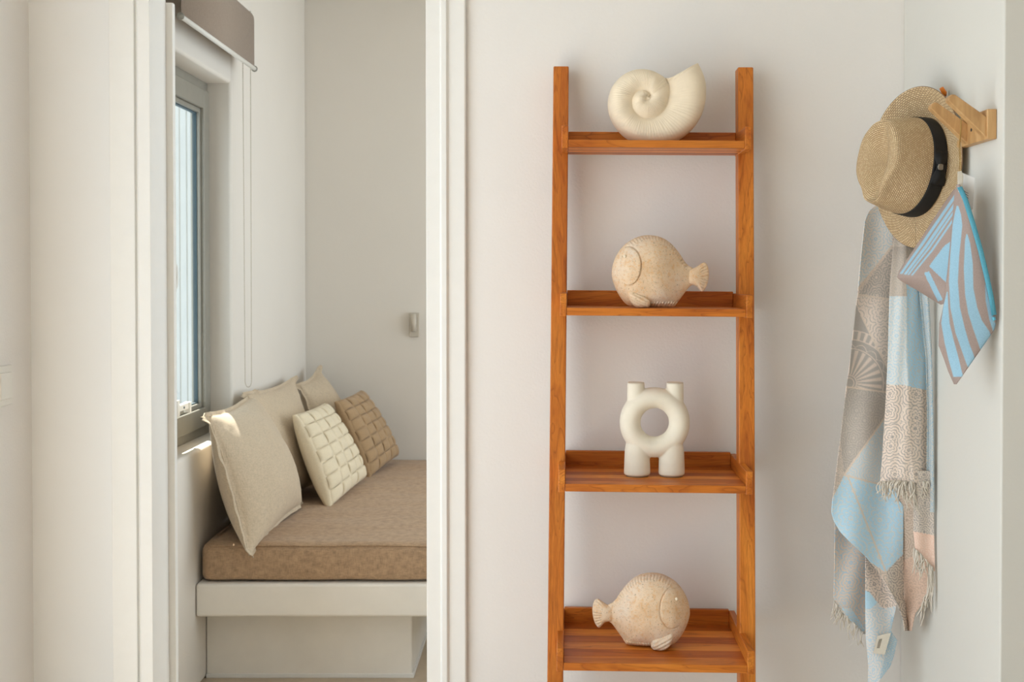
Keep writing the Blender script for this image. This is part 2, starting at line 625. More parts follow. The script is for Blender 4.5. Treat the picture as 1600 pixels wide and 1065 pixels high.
# ------------------------------------------------------------------ bench, mattress
Yl, Yp, Ym = 3.85, 3.97, 3.865
zl1 = P(480, 912, Yl).z
zl0 = P(480, 964, Yl).z
xpl = P(644, 1030, Yp).x
bench = root('built_in_bench', (-0.75, 4.7, 0), 'white plastered built-in bench under the brown mattress', 'bench')
MB().box(XB + 0.001, -0.05, Yl, YF - 0.001, zl0, zl1).build('ledge', M['bench'], bench, bevel=0.01)
MB().box(XB + 0.001, xpl, Yp, YF - 0.001, 0.0, zl0).build('plinth', M['bench'], bench, bevel=0.006)
MB().box(XB + 0.001, xpl + 0.006, Yp - 0.006, YF - 0.001, 0.0, 0.014).build('plinth_strip', M['trim'], bench, bevel=0.002)

zm1 = P(480, 851, Ym).z
mx0 = XB + 0.012


def mattress():
    n = 60
    m_ = 56
    x0, x1, y0, y1, z0, z1 = mx0, -0.06, Ym, YF - 0.012, zl1 + 0.005, zm1
    mb = MB()
    # rounded box: grid top + sides through profile rings
    import itertools
    prof = [(0.02, z0), (0.004, z0 + 0.006), (0.0, z0 + 0.02), (0.0, z1 - 0.022), (0.004, z1 - 0.008), (0.012, z1), (0.03, z1 + 0.004)]
    per = []
    rc = 0.035
    def corner(cx, cy, a0):
        return [(cx, cy, a0 + R(90) * k / 5) for k in range(6)]
    def perim(ins):
        pts = []
        for (cx, cy, a0) in ((x1 - rc, y0 + rc, -90), (x1 - rc, y1 - rc, 0), (x0 + rc, y1 - rc, 90), (x0 + rc, y0 + rc, 180)):
            for k in range(7):
                a = R(a0) + R(90) * k / 6
                pts.append((cx + (rc - ins) * math.cos(a), cy + (rc - ins) * math.sin(a)))
        out = []
        for i, p in enumerate(pts):
            q = pts[(i + 1) % len(pts)]
            d = math.hypot(q[0] - p[0], q[1] - p[1])
            k = max(1, int(d / 0.035))
            for j in range(k):
                out.append((p[0] + (q[0] - p[0]) * j / k, p[1] + (q[1] - p[1]) * j / k))
        return out
    base = perim(0.0)
    N = len(base)
    ref = [perim(pf[0]) for pf in prof]
    # use the same number of points for every ring by scaling towards inset directly
    cx, cy = (x0 + x1) / 2, (y0 + y1) / 2
    v = []
    for ins, z in prof:
        for (px, py) in base:
            sx = 1 - ins / ((x1 - x0) / 2)
            sy = 1 - ins / ((y1 - y0) / 2)
            wv = 0.0035 * noise.noise(Vector((px * 6, py * 6, z * 9)))
            v.append((cx + (px - cx) * sx, cy + (py - cy) * sy + wv, z + wv))
    f = gridf(N, len(prof), 0, True)
    # top: concentric rings to the centre
    nr = len(prof)
    for k in range(1, 40):
        s = 1 - 0.03 - 0.97 * k / 39 if k < 39 else 0.004
        for (px, py) in base:
            qx, qy = cx + (px - cx) * s, cy + (py - cy) * s
            bul = 0.018 * (1 - s * s) + 0.005 * noise.noise(Vector((qx * 3, qy * 7, 0.3))) + 0.002 * noise.noise(Vector((qx * 5, qy * 26, 1.3)))
            v.append((qx, qy, z1 + 0.004 + bul * min(1, (1 - s) * 5)))
    f += [(a + (nr - 1) * N, b_ + (nr - 1) * N, c + (nr - 1) * N, d + (nr - 1) * N) for a, b_, c, d in gridf(N, 40, 0, True)]
    f.append(tuple(range((nr + 38) * N, (nr + 39) * N)))
    f.append(tuple(range(N - 1, -1, -1)))
    o = obj('mattress', v, f, M['linen_m'], None, True, ((x0 + x1) / 2, (y0 + y1) / 2, z0))
    fix_normals(o)
    tag(o, 'brown linen bench mattress lying on the white ledge', 'mattress')
    mb = MB()
    mb.tube([(x0 + 0.03 + (x1 - x0 - 0.06) * k / 60, y0 + 0.004 + 0.001 * math.sin(k), z1 - 0.0035 + 0.0035 * noise.noise(Vector(((x0 + (x1 - x0) * k / 60) * 6, y0 * 6, z1 * 9)))) for k in range(61)], 0.0028, 6)
    mb.build('piping', M['linen_m'], o, True)
    return o


mattress()


# ------------------------------------------------------------------ cushions
def pillow_fn(c, T, pinch, sag=0.0, nsign=1, seed=0, power=0.5):
    TL, TR, BR, BL = [Vector(q) for q in c]
    n = (TR - TL + BR - BL).cross(TL - BL + TR - BR).normalized()
    if n.x < 0:
        n = -n

    def base(a, b_):
        aa = a * (1 - pinch * (1 - min(1, b_ * b_)))
        bb = b_ * (1 - pinch * (1 - min(1, a * a)))
        u, v = (aa + 1) / 2, (bb + 1) / 2          # u near->far, v bottom->top
        return BL * (1 - u) * (1 - v) + BR * u * (1 - v) + TL * (1 - u) * v + TR * u * v

    def thick(a, b_):
        if abs(a) >= 1 or abs(b_) >= 1:
            return 0.0
        k = ((1 - a * a) * (1 - b_ * b_)) ** power
        return T * k * (1 + sag * -b_)

    def wob(a, b_):
        p = base(a, b_)
        k = 0.25 + 0.75 * max(0, (1 - a * a)) * max(0, (1 - b_ * b_))
        return 0.006 * k * noise.noise(p * 9 + Vector((seed, 0, 0))) + 0.0022 * noise.noise(p * 34 + Vector((seed, 3, 0)))
    return base, thick, wob, n


def make_pillow(name, c, T, mat, label, group, flange=0.0, pinch=0.045, sag=0.15, seed=0, N=64, power=0.5, tilt=None):
    base, thick, wob, n = pillow_fn(c, T, pinch, sag, 1, seed, power)
    lim = 1.0 + flange
    ts = []
    for i in range(N):
        s = -1 + 2 * i / (N - 1)
        ts.append(lim * math.copysign(abs(math.sin(abs(s) * math.pi / 2)) ** 0.9, s))
    v = []
    e = 0.0016
    for side in (1, -1):
        for b_ in ts:
            for a in ts:
                if abs(a) > 1 and abs(b_) > 1:
                    a, b0 = math.copysign(1 + (abs(a) - 1) * 0.45, a), math.copysign(1 + (abs(b_) - 1) * 0.45, b_)
                else:
                    b0 = b_
                p = base(a, b0)
                t = thick(a, b0)
                out = max(abs(a), abs(b_))
                fl = 0.0
                if flange and out > 1.0 - 0.02:
                    fl = 0.007 * noise.noise(p * 22 + Vector((seed * 3, 1, 0))) * min(1, (out - 0.98) / flange)
                p = p + n * (side * (t + e) + (wob(a, b_) if side > 0 else 0) * (1 if t > 0.004 else 0.2) + fl)
                # corners curl a little
                cc = max(0, abs(a) - 0.9) * max(0, abs(b_) - 0.9) * 100
                p = p + n * (0.010 * cc * math.copysign(1, a * b_) * (1 if flange else 0.2))
                v.append(p)
    f = gridf(N, N) + [tuple(reversed(q)) for q in gridf(N, N, N * N)]
    per = list(range(N)) + [j * N + N - 1 for j in range(1, N)] + [(N - 1) * N + i for i in range(N - 2, -1, -1)] + [j * N for j in range(N - 2, 0, -1)]
    for i in range(len(per)):
        p, q = per[i], per[(i + 1) % len(per)]
        f.append((p, p + N * N, q + N * N, q))
    o_ = base(0, -1)
    o = obj(name, v, f, mat, None, True, o_)
    fix_normals(o)
    tag(o, label, 'cushion', group)
    if flange:
        # the stitched seam where the flange leaves the filling
        sm = MB()
        q = []
        for k in range(160):
            s = k / 160 * 4
            e_ = int(s)
            w = (s - e_) * 2 - 1
            a, b_ = [(w, -1), (1, w), (-w, 1), (-1, -w)][e_]
            q.append(base(a * 1.002, b_ * 1.002) + n * 0.0022)
        q.append(q[0])
        sm.tube(q, 0.0012, 5)
        sm.build('flange_seam', mat, o, True)
    return o, base, thick, wob, n


G = 'linen cushions along the window wall'
zmt = zm1 + 0.006
make_pillow('linen_cushion', [PXp(325, 650, -1.05), PXp(396, 614, -1.07), P(472, 786, 4.40), P(388, 868, 3.80)], 0.098, M['linen_p'],
            'large sunlit linen cushion at the front of the mattress', G, 0.06, 0.085, 0.2, 1, power=0.55)
make_pillow('linen_cushion', [PXp(386, 616, -1.065), PXp(459, 592, -1.065), P(490, 752, 4.84), P(444, 792, 4.44)], 0.08, M['linen_p'],
            'linen cushion in the middle, behind the cream woven one', G, 0.055, 0.08, 0.2, 2, power=0.55)
make_pillow('linen_cushion', [PXp(469, 602, -1.045), PXp(498, 576, -1.035), P(548, 708, 5.52), P(520, 735, 5.12)], 0.09, M['linen_p'],
            'linen cushion farthest back, tucked into the wall corner', G, 0.07, 0.09, 0.2, 3, power=0.55)


def woven(name, c, T, mat, label, group, cols, rows, seed):
    o, base, thick, wob, n = make_pillow(name, c, T, mat, label, group, 0.0, 0.03, 0.1, seed, 48, 0.36)
    k = 7
    lim = 0.985
    for j in range(rows):
        for i in range(cols):
            horiz = (i + j) % 2 == 0
            ca, cb = -lim + 2 * lim * (i + 0.5) / cols, -lim + 2 * lim * (j + 0.5) / rows
            ha, hb_ = lim / cols, lim / rows
            ea, eb = (1.16, 0.97) if horiz else (0.93, 1.14)
            v = []
            for q in range(k):
                for p in range(k):
                    s, t = -1 + 2 * p / (k - 1), -1 + 2 * q / (k - 1)
                    a = max(-0.998, min(0.998, ca + s * ha * ea))
                    b_ = max(-0.998, min(0.998, cb + t * hb_ * eb))
                    al, ac = (s, t) if horiz else (t, s)
                    h = 0.0090 * (1 - abs(al) ** 2.6) + 0.0028 * (1 - abs(ac) ** 5) - 0.004
                    h += 0.0012 * noise.noise(Vector((i * 3 + s, j * 3 + t, seed)))
                    v.append(base(a, b_) + n * (thick(a, b_) + h + 0.002))
            ps = obj('woven_strip', v, gridf(k, k), mat, o, True, v[k * k // 2])
            fix_normals(ps)
            sm = ps.modifiers.new('thickness', 'SOLIDIFY')
            sm.thickness = 0.004
            sm.offset = -1
            nrm = ps.data.polygons[len(ps.data.polygons) // 2].normal
            if nrm.dot(n) < 0:
                ps.data.flip_normals()


G2 = 'basket woven cushions on the mattress'
woven('woven_cushion', [PXp(459, 648, -0.93), PXp(506, 630, -0.90), P(569, 747, 4.95), P(514, 793, 4.42)], 0.062, M['weave_c'],
      'cream basket-woven cushion leaning nearer the doorway', G2, 5, 7, 5)
woven('woven_cushion', [PXp(524, 627, -0.875), PXp(563, 610, -0.84), P(621, 712, 5.50), P(576, 747, 5.05)], 0.055, M['weave_t'],
      'tan basket-woven cushion beside the far wall', G2, 5, 7, 9)

# ------------------------------------------------------------------ roller blind
bx = -1.04
by0 = PXp(283, 30, bx).y
by1 = PXp(397, 100, bx).y
bz0 = PXp(397, 107, bx).z
bz1 = PXp(394, 14, bx).z
blind = root('roller_blind', (XB, (by0 + by1) / 2, bz0), 'taupe fabric roller blind rolled up above bedroom window', 'blind')
rr = 0.034
prof = [(bx, bz0)] + [(bx, bz0 + (bz1 - rr - bz0) * k / 8) for k in range(1, 9)]
prof += [(bx - rr + rr * math.cos(R(a)), bz1 - rr + rr * math.sin(R(a))) for a in range(10, 181, 10)]
v = [(x, by0, z) for x, z in prof] + [(x, by1, z) for x, z in prof]
o = obj('fabric', v, gridf(len(prof), 2), M['blind'], blind, True)
sm = o.modifiers.new('thickness', 'SOLIDIFY')
sm.thickness = 0.0012
MB().tube([(bx - rr, by0 + 0.003, bz1 - rr), (bx - rr, by1 - 0.003, bz1 - rr)], rr - 0.003, 24).build('roller', M['blind'], blind, True)
for yy in (by0 - 0.006, by1 + 0.002):
    MB().box(XB, bx - 0.01, yy, yy + 0.004, bz1 - 2 * rr, bz1).build('bracket', M['white'], blind, bevel=0.001)
br = MB().tube([(bx, by0 - 0.004, bz0), (bx, by1 + 0.004, bz0)], 0.0075, 14).build('bottom_rail', M['white'], blind, True)
for yy in (by0 - 0.008, by1 + 0.004):
    MB().tube([(bx, yy, bz0), (bx, yy + 0.004, bz0)], 0.011, 16).build('end_cap', M['alu'], br, True)
yc = by1 - 0.02
ch = MB()
xa, xc = PXp(380, 300, -1.07).x, -1.07
ca, cb = P(379.5, 110, yc), P(391.5, 110, yc)
da, db = P(383, 595, yc), P(393, 595, yc)
path = [Vector((ca.x, yc, bz1 - 0.04)), ca, (ca + da) / 2, da]
for k in range(1, 8):
    w = R(180) * k / 8
    path.append((da + db) / 2 + Vector((-(db.x - da.x) / 2 * math.cos(w), 0, -0.022 * math.sin(w))))
path += [db, (cb + db) / 2, cb, Vector((cb.x, yc, bz1 - 0.04))]
ch.tube(path, 0.0012, 6)
# the beads of the chain
fine = []
for i in range(len(path) - 1):
    d = (path[i + 1] - path[i]).length
    m_ = max(1, int(d / 0.008))
    fine += [path[i].lerp(path[i + 1], k / m_) for k in range(m_)]
for p in fine:
    r_ = 0.0021
    ch.add([p + Vector(q) * r_ for q in ((1, 0, 0), (-1, 0, 0), (0, 1, 0), (0, -1, 0), (0, 0, 1), (0, 0, -1))],
           [(0, 2, 4), (2, 1, 4), (1, 3, 4), (3, 0, 4), (2, 0, 5), (1, 2, 5), (3, 1, 5), (0, 3, 5)])
ch.build('bead_chain', M['metal'], blind, True)

# ------------------------------------------------------------------ reading light, switch
p0, p1 = P(639.5, 488, YF), P(655.5, 526, YF)
lamp = root('reading_light', ((p0.x + p1.x) / 2, YF, p1.z), 'small sand-coloured reading light on the bedroom far wall', 'wall lamp')
MB().box(p0.x, p1.x, YF - 0.012, YF - 0.0005, p1.z, p0.z).build('back_plate', M['fitting'], lamp, bevel=0.003)
cx = (p0.x + p1.x) / 2
tb, tt = P(647, 517, YF).z, P(647, 490, YF).z
MB().tube([(cx, YF - 0.035, tt), (cx, YF - 0.035, tb)], 0.0125, 20).build('spot_tube', M['fitting'], lamp, True)
MB().tube([(cx, YF - 0.035, tb + 0.001), (cx, YF - 0.035, tb - 0.001)], 0.0102, 20).build('lens', M['hole'], lamp, True)
MB().tube([(cx, YF - 0.035, (tt + tb) / 2), (cx, YF - 0.008, (tt + tb) / 2)], 0.006, 12).build('swivel_arm', M['fitting'], lamp, True)

sy1 = PXp(14, 600, XL).y
sz1, sz0 = PXp(10, 570, XL).z, PXp(10, 632, XL).z
sw = root('light_switch', (XL, sy1 - 0.04, sz0), 'white rocker light switch at the left picture edge', 'light switch')
MB().box(XL + 0.0005, XL + 0.009, sy1 - 0.082, sy1, sz0, sz1).build('plate', M['white'], sw, bevel=0.003)
MB().box(XL + 0.008, XL + 0.014, sy1 - 0.068, sy1 - 0.014, sz0 + 0.014, sz1 - 0.014).build('rocker', M['white'], sw, bevel=0.003)

# ------------------------------------------------------------------ ladder shelf
LXC, ROLL, YAW = 0.2355, 0.0085, 0.021


def LT(p):
    lx, y, z = p
    return (LXC + lx + (z - 1.2) * ROLL + (y - 2.65) * YAW, y - lx * YAW, z - lx * ROLL)


ztop = P(1019, 104, 2.695).z
YR = lambda z: 2.695 - (ztop - z) * 0.1024          # front face of the leaning rails
RI, RO, RD = 0.1865, 0.2205, 0.046
ladder = root('ladder_shelf', LT((0, 2.55, 0)), 'orange-brown teak ladder shelf leaning on the plaster wall', 'shelf')
for s in (-1, 1):
    m = MB()
    x0, x1 = sorted((s * RI, s * RO))
    n = 14
    for k in range(2):
        pass
    zs_ = [ztop * i / n for i in range(n + 1)]
    v = []
    for z in zs_:
        for (x, d) in ((x0, 0), (x1, 0), (x1, RD), (x0, RD)):
            v.append((x, YR(z) + d, z))
    f = gridf(4, n + 1, 0, True) + [(0, 1, 2, 3), tuple(4 * n + q for q in (3, 2, 1, 0))]
    m.add(v, f).build('rail', M['teakz'], ladder, bevel=0.0025, tf=LT)
TONES = [(0.95, 0.85, 0.78, 1), (1.35, 1.6, 1.95, 1), (0.85, 0.72, 0.62, 1), (1.3, 1.5, 1.8, 1), (0.9, 0.78, 0.7, 1), (1.45, 1.75, 2.2, 1), (0.8, 0.7, 0.62, 1)]
SHELVES = [(218, 2.57, 2.727), (480.5, 2.525, 2.74), (755.5, 2.50, 2.752), (1035, 2.45, 2.748)]
SZ = []
for (py, yf, yb) in SHELVES:
    z = P(888, py, yf + 0.004).z - RI * ROLL
    SZ.append(z)
    nstrip = 6
    wd = (yb - 0.013 - yf) / nstrip
    inn = RI - 0.0006
    sh = MB().box(-inn, inn, yf, yf + wd - 0.0002, z - 0.016, z).build('shelf', M['teakx'], ladder, bevel=0.0012, tf=LT, origin=LT((0, yf, z - 0.016)))
    for k in range(1, nstrip):
        MB().box(-inn, inn, yf + wd * k, yf + wd * (k + 1) - 0.0002, z - 0.016, z + random.uniform(-0.0001, 0.0001)).build('plank', M['teakx'], sh, bevel=0.0004, tf=LT, origin=LT((0, yf + wd * k, z)), seg=1).color = TONES[(k + len(SZ) * 2) % len(TONES)]
    MB().box(-inn, inn, yb - 0.013, yb, z - 0.016, z + 0.034).build('back_lip', M['teakx'], sh, bevel=0.0015, tf=LT, origin=LT((0, yb, z)))
    for s in (-1, 1):
        x0, x1 = sorted((s * (RI - 0.0005), s * (RI + 0.0135)))
        MB().box(x0, x1, yf - 0.001, yb, z - 0.018, z + 0.030).build('side_lip', M['teaky'], sh, bevel=0.0018, tf=LT, origin=LT((x0, yf, z)))


# ------------------------------------------------------------------ ornaments
def relief(outline, c, n_t, n_r, hfun, place, shift=None):
    """closed two-sided body: outline around centre c; hfun(x, z, rho) is the half thickness"""
    pts = [((x - c[0]), (z - c[1])) for x, z in outline]
    ang = [math.atan2(p[1], p[0]) for p in pts]
    rad = [math.hypot(*p) for p in pts]
    o = sorted(zip(ang, rad))
    A = [q[0] for q in o]
    Rr = [q[1] for q in o]
    A = [A[-1] - 2 * math.pi] + A + [A[0] + 2 * math.pi]
    Rr = [Rr[-1]] + Rr + [Rr[0]]
    # smooth the outline a little
    th = np.linspace(-math.pi, math.pi, n_t, endpoint=False)
    r0 = np.interp(th, A, Rr)
    v, f = [], []
    rho = [math.sin(math.pi / 2 * k / n_r) for k in range(1, n_r + 1)]
    for side in (1, -1):
        for q in rho:
            for t, r in zip(th, r0):
                x, z = c[0] + r * q * math.cos(t), c[1] + r * q * math.sin(t)
                h = hfun(x, z, q, side) if q < 0.99999 else 0.0
                v.append(place(x, -side * h, z))
        v.append(place(c[0], -side * hfun(c[0], c[1], 0, side), c[1]))
    half = n_t * n_r + 1
    for s, off in ((0, 0), (1, half)):
        g = gridf(n_t, n_r, off, True)
        f += g
        cn = off + n_t * n_r
        f += [(cn, off + i, off + (i + 1) % n_t) for i in range(n_t)]
    # weld the rim
    last = n_t * (n_r - 1)
    f = [tuple((i - half) if i >= half + last and i < half + last + n_t else i for i in q) for q in f]
    return v, f


def chaikin(pts, it=2):
    for _ in range(it):
        q = []
        for i in range(len(pts)):
            a, b_ = pts[i], pts[(i + 1) % len(pts)]
            q += [(a[0] * .75 + b_[0] * .25, a[1] * .75 + b_[1] * .25), (a[0] * .25 + b_[0] * .75, a[1] * .25 + b_[1] * .75)]
        pts = q
    return pts


def smin(x, lo, hi):
    t = max(0.0, min(1.0, (x - lo) / (hi - lo)))
    return t * t * (3 - 2 * t)


def bell(d, w):
    return math.exp(-(d / w) ** 2)


FO = [(512, 400), (519, 340), (545, 270), (590, 205), (650, 160), (710, 135), (770, 128), (840, 137), (900, 165), (950, 212), (990, 265), (1020, 315), (1048, 345), (1085, 360), (1105, 420), (1075, 474), (1050, 488), (1020, 530), (985, 578), (962, 606), (952, 627), (860, 629), (780, 629), (690, 627), (622, 620), (572, 560), (540, 500), (520, 440)]
TO = [(1030, 372), (1090, 357), (1118, 338), (1148, 316), (1170, 325), (1184, 360), (1188, 400), (1182, 450), (1166, 498), (1142, 525), (1122, 508), (1106, 486), (1085, 476), (1030, 468)]
PO = [(622, 500), (660, 512), (720, 540), (772, 566), (782, 598), (772, 628), (720, 632), (680, 630), (645, 596), (626, 548)]


def fish(name, base, mm, mirror, yaw, label):
    """base: world point of the bottom centre; mm: metres per outline unit"""
    fx0, fz0 = 790.0, 629.0
    sg = -1 if mirror else 1
    cyw, syw = math.cos(yaw), math.sin(yaw)
    base = Vector(base)

    def place(x, y, z):
        lx, lz = sg * (x - fx0) * mm, (fz0 - z) * mm
        ly = y * mm
        return base + Vector((lx * cyw - ly * syw, lx * syw + ly * cyw, lz))

    def hb(x, z, rho, side):
        t = 150 * math.sqrt(max(0, 1 - rho ** 2.3))
        t *= 1 - 0.74 * smin(x, 790, 1110)
        t *= 0.86 + 0.14 * smin(x, 520, 640)
        if side < 0:
            return t
        # gill cover: rim of a raised cheek
        e = math.hypot((x - 628) / 84.0, (z - 343) / 128.0)
        if x > 600 or e < 1:
            t += 8 * smin(1.06 - e, 0.0, 0.08) * smin(x, 560, 640) - 9 * bell(e - 1.07, 0.04) * smin(x, 575, 640)
        # ridge of dorsal fin and belly fin with incised strokes
        if rho > 0.86 and z < 360 and x > 600:
            k = math.atan2(z - 390, x - 770) * 46 + (rho * 14)
            t += (4 - 11 * max(0.0, math.sin(k * 1.5)) ** 2) * smin(rho, 0.86, 0.90) * smin(x, 600, 660)
        if z > 588 and x > 770:
            t += 10 * smin(z, 588, 602) + 5 * math.sin(x * 0.32 + z * .2)
        return max(t, 1.0)

    r_ = root(name, base, label, 'figurine')
    out = chaikin(FO, 2)
    # keep the flat foot
    out = [(x, min(z, 629)) for x, z in out]
    v, f = relief(out, (770, 395), 300, 60, hb, place)
    o = obj('body', v, f, M['stone'], r_, True)
    fix_normals(o)

    def ht(x, z, rho, side):
        t = (38 - 15 * smin(x, 1090, 1160)) * math.sqrt(max(0, 1 - rho ** 3))
        if x > 1115:
            a = math.atan2(z - 420, x - 1030)
            t += 5 * math.sin(a * 42) * smin(x, 1115, 1140) * (1 - rho ** 6)
        return max(t, 0.5)
    v, f = relief(chaikin(TO, 2), (1110, 420), 120, 24, ht, place)
    o = obj('tail_fin', v, f, M['stone'], r_, True)
    fix_normals(o)

    def hp(x, z, rho, side):
        if side < 0:
            return 30
        d = ((x - 640) * 0.55 - (z - 515)) * 0.1
        return 40 * math.sqrt(max(0, 1 - rho ** 3)) + 2.6 * math.sin(d * 2.4)

    def place_f(x, y, z):
        return place(x, y - (92 + 12 * smin(z, 510, 625)), z)
    v, f = relief(chaikin(PO, 2), (700, 580), 90, 18, hp, place_f)
    o = obj('pectoral_fin', v, f, M['stone'], r_, True)
    fix_normals(o)
    # eye
    ex, ez = 606, 278
    pol = sorted((math.atan2(q[1] - 395, q[0] - 770), math.hypot(q[0] - 770, q[1] - 395)) for q in out)
    ro = float(np.interp(math.atan2(ez - 395, ex - 770), [q[0] for q in pol], [q[1] for q in pol]))
    eh = hb(ex, ez, math.hypot(ex - 770, ez - 395) / ro, 1) + 3
    v, f = [], []
    for j in range(6):
        for k in range(14):
            a, bb = 2 * math.pi * k / 14, math.pi / 2 * j / 5
            v.append(place(ex + 12 * math.cos(bb) * math.cos(a), -(eh + 1 + 13 * math.sin(bb)), ez + 13 * math.cos(bb) * math.sin(a)))
    f = gridf(14, 6, 0, True)
    o = obj('eye', v, f, M['bisque'], r_, True)
    fix_normals(o)
    return r_


mpx = lambda Y: Y / F
fY = 2.585
p = P(840 + 790 / 4.444, 481, fY)
fish('fish_figurine', (p.x, fY, SZ[1] - (p.x - LXC) * ROLL + 0.0012), mpx(fY) / 4.444, False, R(-3), 'speckled stoneware fish facing left on the second shelf')
fY = 2.575
p = P(840 + 778 / 4.444, 1010, fY)
fish('fish_figurine', (p.x, fY, SZ[3] - (p.x - LXC) * ROLL + 0.0012), mpx(fY) / 4.444 * 1.01, True, R(-6), 'speckled stoneware fish facing right on the lowest visible shelf')


# nautilus shell
def shell():
    sY = 2.635
    k = mpx(sY)
    c = P(1009, 156.5, sY)
    zb = SZ[0] - (c.x - LXC) * ROLL + 0.0012
    tab = [(-200, 1.0), (-90, 2.2), (0, 4.5), (45, 7), (90, 10.5), (135, 16), (180, 22), (225, 27), (270, 31), (315, 32), (360, 33.5), (405, 43), (450, 47), (495, 53), (540, 59), (585, 64), (630, 71), (675, 82), (705, 90), (720, 93), (735, 96.5), (756, 99)]
    ta = np.array([q[0] for q in tab], float)
    tr = np.array([q[1] for q in tab], float)

    def rs(psi):
        return float(np.interp(psi, ta, tr))
    tip_a, notch_a = 35.0, 41.0

    def outer(deg):
        if deg <= tip_a:
            return rs(deg + 720)
        if deg <= 48:
            # the lip from tip to notch
            return float(np.interp(deg, [35, 36, 37, 38.2, 40, 43, 48], [99, 91, 78, 67, 56, 47, 43.5]))
        return rs(deg + 360)
    degs = []
    d = 0.0
    while d < 360:
        degs.append(d)
        d += 0.2 if 33 < d < 49 else 1.0
    n_t = len(degs)
    n_r = 110
    zmin = -(c.z - zb) / k

    def groove(psi):
        return float(np.interp(psi, [-360, 0, 180, 360, 400], [29, 26, 22, 17, 15]))

    def height(r, deg, q):
        ps = [deg - 360, deg, deg + 360]
        if deg <= tip_a or (deg < 48 and outer(deg) > rs(deg + 360) + 1.0):
            ps.append(deg + 720)
        bs = [rs(p_) if p_ > -360 else 0.0 for p_ in ps]
        bs[-1] = outer(deg)
        bs[0] = 0.0 if bs[0] < 1.3 else bs[0]
        if r < bs[0]:
            return 29.0
        for i in range(len(bs) - 1):
            if r <= bs[i + 1] + 1e-6:
                wdt = max(1e-6, bs[i + 1] - bs[i])
                s = (r - bs[i]) / wdt
                h0, h1 = groove(ps[i]), groove(min(ps[i + 1], 400))
                hin = h0 * (1 - s) + h1 * s + min(9, 0.36 * wdt) * math.sin(math.pi * s) ** 0.7
                pk = 12 + 0.36 * wdt
                hout = max(0, h0 * (1 - s ** 2.2) ** 0.5 + pk * (s ** 0.8) * (1 - s ** 2.4) ** 0.55 * 0.9) if s < 1 else 0.0
                if i < len(bs) - 2:
                    h = hin
                elif len(bs) == 4:
                    h = hout
                else:
                    k_ = smin(deg, 44, 70)
                    h = hin * (1 - k_) + hout * k_
                w_ = deg + 360 * i
                am = 0.5 * max(0.15, 0.45 + 0.9 * noise.noise(Vector((math.cos(R(deg)) * 2.5, math.sin(R(deg)) * 2.5, i * 0.0 + 1.0)))) * smin(s, 0.04, 0.25) * math.sin(math.pi * min(1, s)) ** 0.5
                h += am * math.sin(R(deg) * 84 + 2.5 * noise.noise(Vector((math.cos(R(deg)) * 9, math.sin(R(deg)) * 9, 0))))
                return max(h, 0)
        return 0.0
    v = []
    for side in (1, -1):
        for j in range(1, n_r + 1):
            q = math.sin(math.pi / 2 * j / n_r)
            for dg in degs:
                ro = outer(dg)
                z_ = math.sin(R(dg))
                if z_ * ro < zmin:
                    ro = zmin / z_
                r = ro * q
                full = outer(dg)
                # clipped foot keeps some thickness so the shell stands
                h = height(min(r, full * 0.9999), dg, q)
                if j == n_r and ro >= full - 1e-6:
                    h = 0.0
                v.append(Vector((c.x + r * math.cos(R(dg)) * k, sY - side * h * k * 0.95, c.z + r * z_ * k)))
        v.append(Vector((c.x, sY - side * 29 * k * 0.95, c.z)))
    half = n_t * n_r + 1
    f = []
    for off in (0, half):
        f += gridf(n_t, n_r, off, True)
        cn = off + n_t * n_r
        f += [(cn, off + i, off + (i + 1) % n_t) for i in range(n_t)]
    last = n_t * (n_r - 1)
    for i in range(n_t):
        a, b_ = last + i, last + (i + 1) % n_t
        f.append((a, b_, half + b_, half + a))
    o = obj('shell_figurine', v, f, M['bisque'], None, True, (c.x, sY, zb))
    fix_normals(o)
    tag(o, 'cream clay nautilus shell on the top shelf', 'figurine')


shell()


